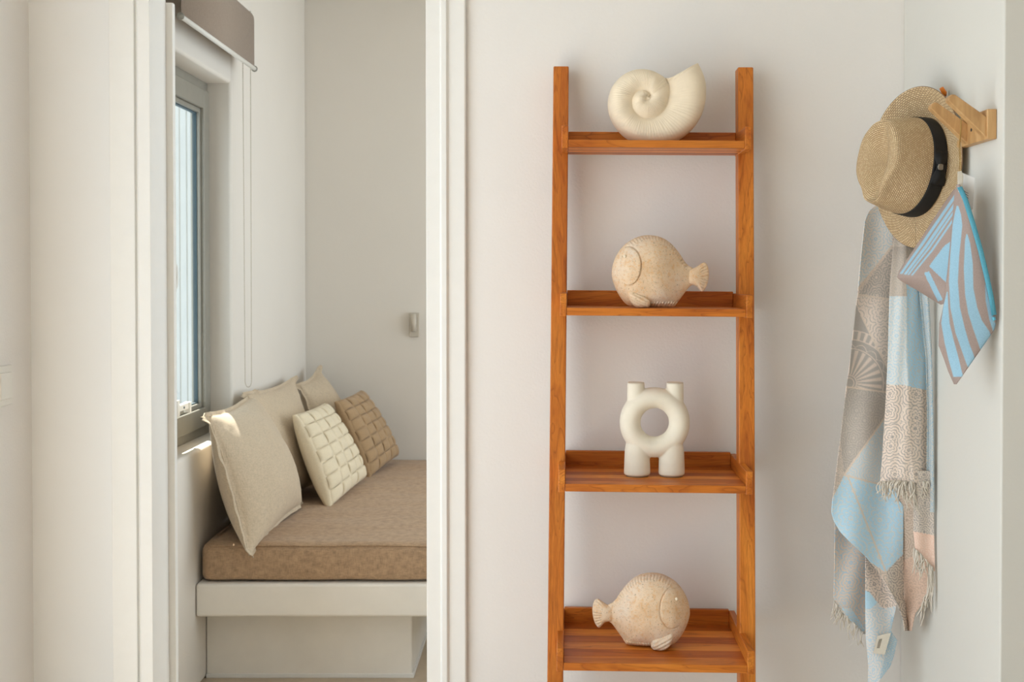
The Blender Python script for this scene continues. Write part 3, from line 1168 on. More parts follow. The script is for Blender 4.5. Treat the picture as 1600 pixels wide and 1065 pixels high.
# ring vase: union of ring, necks and legs
def ring_vase():
    vY = 2.612
    k = mpx(vY)
    c = P(1023, 659.5, vY)
    zb = SZ[2] - (c.x - LXC) * ROLL + 0.003
    m = MB()
    # ring
    n1, n2 = 96, 36
    v = []
    for i in range(n1):
        a = 2 * math.pi * i / n1
        for j in range(n2):
            t = 2 * math.pi * j / n2
            rr_ = 38.6 + 16.3 * math.cos(t)
            v.append(c + Vector((rr_ * math.cos(a) * k, 19.5 * math.sin(t) * k, rr_ * math.sin(a) * k)))
    f = []
    for i in range(n1):
        for j in range(n2):
            f.append((i * n2 + j, i * n2 + (j + 1) % n2, ((i + 1) % n1) * n2 + (j + 1) % n2, ((i + 1) % n1) * n2 + j))
    m.add(v, f)
    for px in (993.5, 1054.5):
        x = c.x + (px - 1023) * k
        zt_ = c.z + 62.3 * k
        m.tube([(x, vY, c.z + 25 * k), (x, vY, c.z + 40 * k), (x, vY, zt_)], 13.4 * k, 32, rads=[13.6 * k, 13.6 * k, 13.3 * k])
    for px, s in ((995.5, -1), (1049.5, 1)):
        x = c.x + (px - 1023) * k
        m.tube([(x - s * 2 * k, vY, c.z - 22 * k), (x, vY, c.z - 45 * k), (x + 0 * k, vY, zb + 4 * k), (x, vY, zb + 1.0 * k), (x, vY, zb)], 20 * k, 40, rads=[17.5 * k, 19.5 * k, 20.6 * k, 20.2 * k, 19 * k])
    r_ = root('ring_vase', (c.x, vY, zb), 'cream ring-shaped vase with two necks on the third shelf', 'vase')
    o = m.build('body', M['matte'], r_, True)
    rm = o.modifiers.new('union', 'REMESH')
    rm.mode = 'VOXEL'
    rm.voxel_size = 0.0016
    rm.use_smooth_shade = True
    sm_ = o.modifiers.new('soft', 'SMOOTH')
    sm_.factor = 0.5
    sm_.iterations = 6
    for px in (993.5, 1054.5):
        x = c.x + (px - 1023) * k
        mb = MB()
        pr = [(13.4, 62.0), (12.2, 63.0), (10.6, 62.6), (10.2, 58.0)]
        vv = []
        for rr_, zz in pr:
            for q in range(32):
                a = 2 * math.pi * q / 32
                vv.append((x + rr_ * k * math.cos(a), vY + rr_ * k * math.sin(a), c.z + zz * k))
        mb.add(vv, gridf(32, 4, 0, True))
        mb.build('neck_rim', M['matte'], r_, True)
    for px in (995.5, 1049.5):
        x = c.x + (px - 1023) * k
        MB().tube([(x, vY, zb - 0.0026), (x, vY, zb + 0.002)], 17.5 * k, 28).build('foot_pad', M['felt'], r_, True)


ring_vase()

# ------------------------------------------------------------------ hook rack
RX = XR - 0.0175
ry0, ry1 = PXp(1558, 195, XR).y, 2.625
rz1, rz0 = P(1550, 170, ry0).z, P(1550, 217, ry0).z
rack = root('hook_rack', (XR, (ry0 + ry1) / 2, rz0), 'light oak wall rack with slanted flat pegs', 'coat rack')
MB().box(RX, XR - 0.0005, ry0, ry1, rz0, rz1).build('back_bar', M['oak'], rack, bevel=0.0015)
for yk, L, zt_ in ((ry0 + 0.004, 0.068, rz0 + 0.078), (2.292, 0.068, rz0 + 0.078), (2.43, 0.042, rz0 + 0.058), (2.565, 0.068, rz0 + 0.078)):
    pass
    prof = [(RX + 0.001, rz0 + 0.002), (RX + 0.001, rz0 + 0.040), (RX - L + 0.012, zt_ + 0.002), (RX - L + 0.006, zt_ + 0.003), (RX - L, zt_ - 0.002), (RX - L - 0.001, zt_ - 0.009)]
    MB().prism(prof, 'y', yk, yk + 0.019).build('peg', M['oak'], rack, bevel=0.0022)
sc_ = PXp(1518, 203, RX)
MB().tube([(RX - 0.0012, sc_.y, sc_.z), (RX + 0.001, sc_.y, sc_.z)], 0.003, 10).build('screw', M['hole'], rack, True)

# the small orange clip above the rack
oc = PXp(1474, 138, XR - 0.01)
clip = root('wall_clip', (XR, oc.y, oc.z - 0.02), 'small orange-tipped clip on the wall peeking over the hat brim', 'clip')
MB().tube([(XR - 0.0005, oc.y + 0.004, oc.z - 0.012), (XR - 0.008, oc.y + 0.003, oc.z - 0.008), (XR - 0.014, oc.y, oc.z + 0.001)], 0.004, 10, rads=[0.0055, 0.005, 0.0042]).build('tip', M['orange'], clip, True)
MB().box(XR - 0.004, XR - 0.0005, oc.y - 0.006, oc.y + 0.014, oc.z - 0.045, oc.z - 0.004).build('base_plate', M['white'], clip, bevel=0.0015)


# ------------------------------------------------------------------ straw hat
def hat():
    hc_ = P(1436, 262, 2.455)
    w = Vector((-0.925, -0.365, 0.10)).normalized()          # crown direction
    fr = (Vector((-0.02, 0.0, -1.0)) - w * Vector((-0.02, 0.0, -1.0)).dot(w)).normalized()   # front of the hat hangs down
    sd = w.cross(fr).normalized()                            # left side of the hat, towards the viewer
    if sd.y > 0:
        sd = -sd
    n_t = 180

    def cr(t, af, as_, e=2.25):
        c_, s_ = math.cos(t), math.sin(t)
        return (abs(c_ / af) ** e + abs(s_ / as_) ** e) ** (-1 / e)
    # profile: (front semi, side semi, height)
    crown = []
    hs = [0.0, 0.012, 0.024, 0.036, 0.05, 0.064, 0.078, 0.09, 0.098, 0.1035]
    prof = []
    for h in hs:
        s = h / 0.1035
        prof.append((0.0985 - 0.017 * s ** 1.6, 0.083 - 0.019 * s ** 1.4, h, 'c'))
    prof += [(0.078, 0.0605, 0.1075, 't'), (0.073, 0.056, 0.109, 't'), (0.066, 0.05, 0.1092, 't'), (0.056, 0.042, 0.108, 't'), (0.046, 0.034, 0.107, 't'), (0.034, 0.025, 0.106, 't'), (0.02, 0.015, 0.1055, 't'), (0.008, 0.006, 0.1055, 't'), (0.001, 0.001, 0.1055, 't')]
    brim = []
    nb = 16
    for i in range(nb, 0, -1):
        s = i / nb
        brim.append((0.0985 + 0.062 * s, 0.083 + 0.056 * s, s, 'b'))
    rows = brim + prof

    def pos(row, t):
        af, as_, h, kd = row
        r = cr(t, af, as_, 2.0 if kd == 'b' else 2.2)
        a, s = r * math.cos(t), r * math.sin(t)          # a: to the front, s: to the side
        if kd == 'b':
            sft = h
            # the brim dips at the front and turns up at sides and back
            hh = -0.012 * sft * max(0, math.cos(t)) + 0.016 * sft ** 1.7 * math.sin(t) ** 2 + 0.022 * sft ** 1.6 * max(0, -math.cos(t)) - 0.002
            hh += 0.006 * sft * math.sin(2 * t + 0.6)
        else:
            hh = h
            # crown a little lower at the back, pinched at the front, creased on top
            hh *= 1 + 0.06 * (a / 0.098)
            k = h / 0.1055
            pin = bell((a - 0.062) / 0.030, 1.0) * smin(k, 0.35, 0.95)
            s *= 1 - 0.34 * pin
            dent = bell(s / 0.022, 1.0) * bell((a - 0.004) / 0.075, 1.0) ** 0.6
            if kd == 't':
                hh -= 0.026 * dent
            hh -= 0.010 * bell((a + 0.0) / 0.03, 1.0) * (1 if kd == 't' else 0) * 0.3
        return hc_ + fr * a + sd * s + w * hh
    v, uv = [], []
    arc = 0.0
    prev = None
    for row in rows:
        ring_ = [pos(row, 2 * math.pi * i / n_t) for i in range(n_t + 1)]
        if prev is not None:
            arc += sum((p - q).length for p, q in zip(ring_, prev)) / len(prev)
        prev = ring_
        for i, p in enumerate(ring_):
            v.append(p)
            uv.append((i / n_t * 0.62, arc))
    r_ = root('straw_hat', hc_ - Vector((0, 0, 0.16)), 'beige woven straw hat with black ribbon hanging on the rack', 'hat')
    # brim and crown in one woven piece
    o = obj('straw_body', v, gridf(n_t + 1, len(rows)), M['straw'], r_, True, None, uv)
    sm_ = o.modifiers.new('thickness', 'SOLIDIFY')
    sm_.thickness = 0.0022
    sm_.offset = 0
    # ribbon round the foot of the crown
    bv = []
    hh_ = [0.0015, 0.006, 0.013, 0.020, 0.027, 0.0315]
    for h in hh_:
        s = h / 0.1035
        for i in range(n_t):
            t = 2 * math.pi * i / n_t
            row = (0.0985 - 0.017 * s ** 1.6 + 0.0022, 0.083 - 0.019 * s ** 1.4 + 0.0022, h + 0.0012 * math.sin(3 * t), 'c')
            bv.append(pos(row, t))
    bo = obj('ribbon', bv, gridf(n_t, len(hh_), 0, True), M['black'], r_, True)
    s2 = bo.modifiers.new('thickness', 'SOLIDIFY')
    s2.thickness = 0.0012
    # bow: two folded loops and a knot on the visible side
    tb_ = math.atan2(1.0, 0.10)
    def rib(t, h, out):
        s = h / 0.1035
        return pos((0.0985 - 0.017 * s ** 1.6 + out, 0.083 - 0.019 * s ** 1.4 + out, h, 'c'), t)
    for sg in (-1, 1):
        vv = []
        for j in range(9):
            e = j / 8
            for i in range(13):
                s = i / 12
                t = tb_ + sg * (0.02 + 0.36 * s)
                hw = 0.007 + 0.008 * min(1, s * 1.6)
                h = 0.0165 + (e - 0.5) * 2 * hw
                out = 0.0036 + 0.005 * math.sin(math.pi * min(1, s * 0.9 + 0.1)) * (1 - (2 * e - 1) ** 2) + 0.001 * math.sin(e * 12)
                vv.append(rib(t, h, out))
        lo = obj('bow_loop', vv, gridf(13, 9), M['black'], r_, True)
        s3 = lo.modifiers.new('thickness', 'SOLIDIFY')
        s3.thickness = 0.0016
    vv = []
    for j in range(7):
        for i in range(7):
            t = tb_ + (i / 6 - 0.5) * 0.13
            h = 0.0165 + (j / 6 - 0.5) * 0.021
            vv.append(rib(t, h, 0.0068 + 0.0025 * math.sin(math.pi * i / 6)))
    kn = obj('bow_knot', vv, gridf(7, 7), M['black'], r_, True)
    s4 = kn.modifiers.new('thickness', 'SOLIDIFY')
    s4.thickness = 0.003
    # badge
    cpt = rib(tb_ + 0.01, 0.0215, 0.0105)
    nrm = (rib(tb_ + 0.01, 0.0215, 0.03) - rib(tb_ + 0.01, 0.0215, 0.0)).normalized()
    e1 = nrm.cross(w).normalized()
    e2 = nrm.cross(e1)
    vb = MB()
    shp = [(0.006, 0.001), (0.0045, 0.006), (0.0, 0.0062), (-0.0055, 0.0052), (-0.0062, 0.0), (-0.0045, -0.0055), (0.0012, -0.0064), (0.0055, -0.004)]
    vb.add([cpt + e1 * a + e2 * b_ for a, b_ in shp] + [cpt + nrm * 0.002 + e1 * a * .9 + e2 * b_ * .9 for a, b_ in shp],
           [tuple(range(8)), tuple(range(8, 16))] + [(i, (i + 1) % 8, 8 + (i + 1) % 8, 8 + i) for i in range(8)])
    vb.build('badge', M['badge'], r_)


hat()


# ------------------------------------------------------------------ dyed cloth sheets
def poly_mask(x, y, poly):
    inside = np.zeros(x.shape, bool)
    n = len(poly)
    for i in range(n):
        x0, y0_ = poly[i]
        x1, y1_ = poly[(i + 1) % n]
        c_ = ((y0_ > y) != (y1_ > y)) & (x < (x1 - x0) * (y - y0_) / ((y1_ - y0_) if y1_ != y0_ else 1e-9) + x0)
        inside ^= c_
    return inside


def hsh(i, j, s):
    v = np.sin(i * 127.1 + j * 311.7 + s * 74.7) * 43758.5453
    return v - np.floor(v)


def lace(x, y, cell, seed, w=0.95):
    """rosettes with rings and petals on a jittered lattice; returns line strength 0..1"""
    ci, cj = np.floor(x / cell), np.floor(y / cell)
    best = np.full(x.shape, 1e9)
    sec = np.full(x.shape, 1e9)
    bx_, by_, bh = np.zeros(x.shape), np.zeros(x.shape), np.zeros(x.shape)
    for di in (-1, 0, 1):
        for dj in (-1, 0, 1):
            i, j = ci + di, cj + dj
            cx_ = (i + 0.5 + 0.6 * (hsh(i, j, seed) - 0.5)) * cell
            cy_ = (j + 0.5 + 0.6 * (hsh(i, j, seed + 1) - 0.5)) * cell
            d = np.hypot(x - cx_, y - cy_)
            m = d < best
            sec = np.where(m, best, np.minimum(sec, d))
            bx_, by_ = np.where(m, x - cx_, bx_), np.where(m, y - cy_, by_)
            bh = np.where(m, hsh(i, j, seed + 2), bh)
            best = np.where(m, d, best)
    th = np.arctan2(by_, bx_)
    npet = np.floor(6 + 5 * bh)
    pet = np.abs(np.cos(npet * th / 2 + bh * 6))
    step = cell * (0.15 + 0.05 * bh)
    rr = best + step * 0.75 * (1 - pet ** 0.7)
    ph = (rr / step) % 1.0
    l1 = np.clip((w / step - np.abs(ph - 0.5)) / (0.6 / step), 0, 1)
    edge = np.clip((w * 0.5 - np.abs(sec - best) * 0.5) / 0.7, 0, 1) * 0.5
    core = np.clip((w - np.abs(best - step * 0.35)) / 0.7, 0, 1)
    return np.maximum(np.maximum(l1, edge), core)


def fan(x, y, c, w=1.0):
    r = np.hypot(x - c[0], y - c[1])
    th = np.arctan2(y - c[1], x - c[0])
    rays = np.abs(np.sin(th * 13))
    l = np.where((r > 13) & (r < 52), np.clip((rays - 0.55) * 3, 0, 1), 0)
    sc_l = np.abs(np.sin(th * 9))
    rr = r + 6 * (1 - sc_l)
    l = np.maximum(l, np.clip((w - np.abs(rr - 62)) / 0.8, 0, 1))
    for q in (8, 12, 54, 68, 82):
        l = np.maximum(l, np.clip((w * 1.2 - np.abs(r - q)) / 0.8, 0, 1))
    l = np.maximum(l, np.where((r > 68) & (r < 82), np.clip((np.abs(np.sin(th * 22)) - 0.6) * 3, 0, 1), 0))
    return l


BLUE, BLUE2 = (184, 216, 234), (186, 208, 218)
GREY, PINK, PALE = (182, 174, 166), (226, 210, 197), (218, 212, 205)
PEACH, BROWN, LINE = (214, 178, 156), (190, 168, 150), (150, 145, 142)


def sheet(name, parent, mat, left, right, y0_, y1_, depth, dye, step=1.25, thick=0.0014):
    """left/right: photo outline x(y); depth(u, v, px, py) -> distance; dye(px, py) -> colours"""
    mid = (y0_ + y1_) / 2
    ny = int((y1_ - y0_) / step) + 2
    wmax = max(interp(right, y0_ + (y1_ - y0_) * k / 20) - interp(left, y0_ + (y1_ - y0_) * k / 20) for k in range(21))
    nx = int(wmax / step) + 2
    vy = np.linspace(y0_, y1_, ny)
    L_ = np.interp(vy, [p[0] for p in left], [p[1] for p in left])
    R_ = np.interp(vy, [p[0] for p in right], [p[1] for p in right])
    u = np.linspace(0, 1, nx)
    px = L_[:, None] + (R_ - L_)[:, None] * u[None, :]
    py = np.repeat(vy[:, None], nx, 1)
    return _sheet(name, parent, mat, px, py, u, (vy - y0_) / (y1_ - y0_), depth, dye, thick)


def _sheet(name, parent, mat, px, py, u, v, depth, dye, thick):
    U, V = np.meshgrid(u, v)
    Y = depth(U, V, px, py)
    cp, sp_ = math.cos(PITCH), math.sin(PITCH)
    a, b_ = (px - PPX) / F, (PPY - py) / F
    dy = cp + b_ * sp_
    k = Y / dy
    X, Z = a * k, EYE + (-sp_ + b_ * cp) * k
    X = np.minimum(X, XR - 0.003)
    ny, nx = px.shape
    verts = np.stack([X.ravel(), Y.ravel(), Z.ravel()], 1)
    o = obj(name, [tuple(q) for q in verts.tolist()], gridf(nx, ny), mat, parent, True)
    col = np.clip(dye(px, py).reshape(-1, 3) * (1.07 if name == 'cloth_panel' else 1.0), 0, 250) / 255.0
    col = np.where(col <= 0.04045, col / 12.92, ((col + 0.055) / 1.055) ** 2.4)
    at = o.data.color_attributes.new('dye', 'FLOAT_COLOR', 'POINT')
    rgba = np.ones((col.shape[0], 4), np.float32)
    rgba[:, :3] = col
    at.data.foreach_set('color', rgba.ravel())
    if thick:
        s = o.modifiers.new('thickness', 'SOLIDIFY')
        s.thickness = thick
        s.offset = 0
    return o


def paint(base, line, patches, cell=30, seed=1.0, fans=()):
    def dye(px, py):
        c = np.empty(px.shape + (3,))
        c[:] = base
        ln = np.empty(px.shape + (3,))
        ln[:] = line
        amt = lace(px, py, cell, seed)
        for poly, bcol, lcol, cl, sd_ in patches:
            m = poly_mask(px, py, poly)
            c[m] = bcol
            ln[m] = lcol
            amt[m] = lace(px[m], py[m], cl, sd_)
        for poly, bcol, lcol, ctr in fans:
            m = poly_mask(px, py, poly)
            c[m] = bcol
            ln[m] = lcol
            amt[m] = fan(px[m], py[m], ctr)
        amt = (amt * 0.9)[..., None]
        return c * (1 - amt) + ln * amt
    return dye


def towel():
    t0 = P(1380, 1060, 2.55)
    r_ = root('beach_towel', (0.72, 2.55, t0.z), 'fringed blue and beige patterned towel hanging beneath the hat', 'towel')
    mt = M['towel']

    def wav(px, py, amp, fx, ph, fy=0.0):
        return amp * np.sin(px * fx + py * fy + ph)
    # large left panel
    left = [(225, 1452), (260, 1442), (300, 1392), (330, 1357), (345, 1351), (400, 1345), (460, 1340), (480, 1337), (580, 1326), (605, 1322), (690, 1312), (785, 1300), (800, 1299), (812, 1302), (830, 1312), (850, 1332), (868, 1352), (892, 1372), (925, 1392), (945, 1403), (968, 1411), (985, 1413)]
    right = [(225, 1462), (300, 1440), (340, 1412), (380, 1404), (780, 1404), (790, 1412), (860, 1411), (935, 1412), (950, 1419), (985, 1423)]
    pat = [
        ([(1330, 200), (1480, 200), (1420, 340), (1396, 340), (1394, 384), (1344, 444), (1330, 462)], (226, 219, 211), (186, 206, 216), 30, 2.0),
        ([(1396, 383), (1396, 468), (1341, 460)], GREY, PINK, 26, 4.0),
        ([(1340, 460), (1396, 468), (1396, 590), (1386, 572), (1345, 492), (1335, 470)], PINK, GREY, 34, 5.0),
        ([(1325, 604), (1396, 613), (1396, 632), (1319, 738), (1300, 690)], GREY, (206, 196, 186), 24, 7.0),
        ([(1396, 632), (1396, 762), (1320, 743)], (200, 212, 218), (228, 216, 204), 28, 8.0),
        ([(1313, 690), (1319, 742), (1296, 796), (1296, 740)], PINK, GREY, 14, 8.5),
        ([(1319, 742), (1396, 762), (1414, 765), (1414, 862), (1384, 894), (1330, 858), (1290, 800)], BLUE, (222, 214, 204), 42, 9.0),
        ([(1414, 862), (1430, 990), (1400, 990), (1384, 893)], (212, 202, 190), LINE, 26, 10.0),
    ]
    fans = [([(1336, 476), (1346, 494), (1386, 574), (1396, 592), (1396, 614), (1320, 605)], GREY, PINK, (1326, 598))]
    dyeB = paint(PINK, GREY, pat, 28, 3.0, fans)

    def seam_dye(px, py):
        c = dyeB(px, py)
        # light woven lines between the patches
        for (a, b_) in (((1341, 460), (1396, 468)), ((1345, 492), (1390, 582)), ((1322, 604), (1396, 614)), ((1396, 632), (1319, 742)), ((1319, 742), (1396, 762)), ((1325, 745), (1384, 893)), ((1394, 384), (1342, 450))):
            ax, ay = a
            bx_, by_ = b_
            t = np.clip(((px - ax) * (bx_ - ax) + (py - ay) * (by_ - ay)) / ((bx_ - ax) ** 2 + (by_ - ay) ** 2), 0, 1)
            d = np.hypot(px - ax - t * (bx_ - ax), py - ay - t * (by_ - ay))
            m = np.clip(1.9 - d, 0, 1)[..., None] * 0.85
            c = c * (1 - m) + np.array((222, 206, 190)) * m
        return c
    sheet('cloth_panel', r_, mt, left, right, 225, 985,
          lambda U, V, px, py: 2.565 + 0.03 * U - 0.02 * np.clip((py - 700) / 150, 0, 1) + wav(px, py, 0.006, 0.085, 0.6, 0.012) + wav(px, py, 0.003, 0.05, 1.0, -0.03), seam_dye)
    # front narrow panel, folded back on its right edge
    left = [(372, 1400), (376, 1396), (450, 1390), (560, 1387), (640, 1383), (720, 1378), (754, 1375)]
    right = [(372, 1432), (440, 1441), (560, 1447), (640, 1448), (700, 1449), (754, 1453)]
    fold = [(330, 1416), (560, 1416), (600, 1419), (690, 1422), (754, 1428)]
    fy_, fx_ = [p[0] for p in fold], [p[1] for p in fold]

    def depA(U, V, px, py):
        fo = np.interp(py, fy_, fx_)
        d = px - fo
        Y = 0.02 * np.clip((435 - py) / 50, 0, 1) ** 2 + np.where(d < 0, 2.498 + 0.0004 * -d * (-d / 40), 2.498 + 0.0011 * d)
        return Y + 0.0012 * np.sin(px * 0.3 + py * 0.02)
    patA = [([(1380, 300), (1460, 300), (1440, 395), (1416, 470), (1388, 480)], (200, 188, 176), GREY, 24, 11.0),
            ([(1380, 462), (1417, 462), (1420, 602), (1380, 600)], (216, 218, 216), (176, 206, 222), 30, 12.0),
            ([(1416, 440), (1460, 440), (1460, 612), (1419, 603)], (170, 206, 226), (206, 198, 188), 28, 13.0)]
    sheet('cloth_panel', r_, mt, left, right, 372, 754, depA, paint((228, 212, 198), LINE, patA, 30, 14.0))
    # selvedge strip next to the wall
    left = [(420, 1432), (460, 1437), (560, 1447), (650, 1449), (752, 1448), (800, 1447)]
    right = [(420, 1446), (460, 1451), (560, 1456), (640, 1458), (700, 1459), (800, 1460)]
    sheet('cloth_panel', r_, mt, left, right, 420, 800,
          lambda U, V, px, py: 2.512 + 0.004 * np.sin(U * 6.0) - 0.006 * U, paint((206, 200, 190), (150, 180, 198), [([(1453, 400), (1470, 400), (1470, 690), (1457, 690)], (150, 184, 204), PALE, 14, 3.3)], 16, 15.0))
    # shaded panel behind at lower left
    left = [(790, 1308), (815, 1304), (900, 1303), (935, 1302), (955, 1315), (990, 1350)]
    right = [(790, 1392), (990, 1366)]
    sheet('cloth_panel', r_, mt, left, right, 790, 990,
          lambda U, V, px, py: 2.60 + 0.02 * U + wav(px, py, 0.004, 0.11, 0.3, 0.03), paint((216, 200, 186), (160, 194, 216), [([(1315, 950), (1330, 950), (1352, 985), (1345, 992)], BLUE, PINK, 24, 1.0)], 32, 16.0))
    # lower middle corner
    left = [(850, 1352), (960, 1352), (1000, 1353), (1040, 1357), (1066, 1356), (1100, 1350)]
    right = [(850, 1384), (935, 1403), (952, 1400), (985, 1392), (1000, 1402), (1020, 1398), (1040, 1391), (1060, 1376), (1100, 1352)]
    patD = [([(1340, 850), (1410, 850), (1405, 945), (1380, 950), (1345, 915)], PINK, LINE, 28, 18.0),
            ([(1350, 922), (1358, 924), (1370, 940), (1362, 950), (1350, 950)], BLUE, BLUE, 20, 18.0),
            ([(1392, 960), (1410, 980), (1400, 1060), (1374, 1060), (1386, 1010)], (160, 194, 214), PALE, 20, 18.0)]
    sheet('cloth_panel', r_, mt, left, right, 850, 1100,
          lambda U, V, px, py: 2.578 + wav(px, py, 0.006, 0.11, 0.0, -0.02), paint((220, 216, 212), (172, 204, 222), patD, 28, 17.0))
    # rear panel at lower right, two layers
    left = [(740, 1403), (960, 1410), (985, 1418)]
    right = [(740, 1450), (880, 1457), (925, 1455), (945, 1440), (958, 1430), (985, 1424)]
    sheet('cloth_panel', r_, mt, left, right, 740, 985,
          lambda U, V, px, py: 2.585 - 0.05 * U ** 0.7 + wav(px, py, 0.004, 0.12, 1.0), paint((196, 176, 158), (160, 142, 128), [([(1400, 880), (1470, 850), (1470, 990), (1400, 990)], (206, 178, 158), (182, 156, 140), 26, 3.0)], 26, 19.0))
    left = [(735, 1428), (830, 1427), (857, 1430), (870, 1440), (892, 1459)]
    right = [(735, 1458), (850, 1460), (892, 1461)]
    sheet('cloth_panel', r_, mt, left, right, 735, 892,
          lambda U, V, px, py: 2.507 + wav(px, py, 0.003, 0.2, 0.4), paint((212, 200, 188), LINE, [([(1420, 828), (1470, 838), (1470, 900), (1420, 900)], (226, 194, 176), (234, 210, 196), 22, 1.0)], 22, 20.0))
    # fringes: fine knotted threads, too many to count
    fr = MB()
    rnd = random.Random(4)

    def threads(pts, Yd, n, length, spread, lean):
        for q in range(n):
            s = (q + rnd.random() * 0.8) / n * (len(pts) - 1)
            i = min(int(s), len(pts) - 2)
            x = pts[i][0] + (pts[i + 1][0] - pts[i][0]) * (s - i)
            y = pts[i][1] + (pts[i + 1][1] - pts[i][1]) * (s - i)
            ln = length * rnd.uniform(0.55, 1.15)
            dx = lean + rnd.uniform(-spread, spread)
            cv = rnd.uniform(-1, 1) * spread * 0.8
            path = []
            for k in range(6):
                e = k / 5
                pxx = min(x + dx * e + cv * math.sin(e * 3.6), 1459.5)
                path.append(P(pxx, y - 2 + ln * e, Yd + 0.004 * math.sin(e * 5 + q)))
            for pth in path:
                pth.x = min(pth.x, XR - 0.004)
            fr.tube(path, 0.0011, 5, rads=[0.0013, 0.0014, 0.0013, 0.0012, 0.0011, 0.0007])
    threads([(1375, 754), (1400, 752), (1428, 754)], 2.496, 40, 30, 7, -3)
    threads([(1400, 755), (1428, 756)], 2.50, 12, 50, 8, 6)
    threads([(1430, 755), (1452, 753)], 2.507, 20, 27, 5, 1)
    threads([(1428, 857), (1440, 868), (1459, 890)], 2.502, 26, 34, 6, 0)
    threads([(1452, 885), (1459, 892)], 2.502, 8, 62, 5, -4)
    threads([(1440, 945), (1457, 915)], 2.53, 14, 34, 6, -6)
    threads([(1303, 940), (1318, 958), (1350, 990)], 2.60, 30, 26, 5, -3)
    fo = fr.build('fringe', M['fringe'], r_, True)
    fo['kind'] = 'stuff'
    # sewn care label
    lb = [P(1371, 993, 2.566), P(1392, 988, 2.563), P(1382, 1022, 2.566), P(1364, 1020, 2.568)]
    e = Vector((0, -0.0012, 0))
    lo = MB().add([p_ for p_ in lb] + [p_ + e for p_ in lb], [(0, 1, 2, 3), (7, 6, 5, 4), (0, 4, 5, 1), (1, 5, 6, 2), (2, 6, 7, 3), (3, 7, 4, 0)]).build('care_label', M['label'], r_)
    # faint print lines on the label
    pl = MB()
    for k in range(5):
        s = 0.2 + 0.05 * k
        a = lb[3].lerp(lb[2], s) + e * 1.15
        c = lb[0].lerp(lb[1], s) + e * 1.15
        a2, c2 = a.lerp(c, 0.3), a.lerp(c, 0.8)
        pl.tube([a2, c2], 0.0004, 4)
    pl.build('print', M['badge'], lo)


towel()


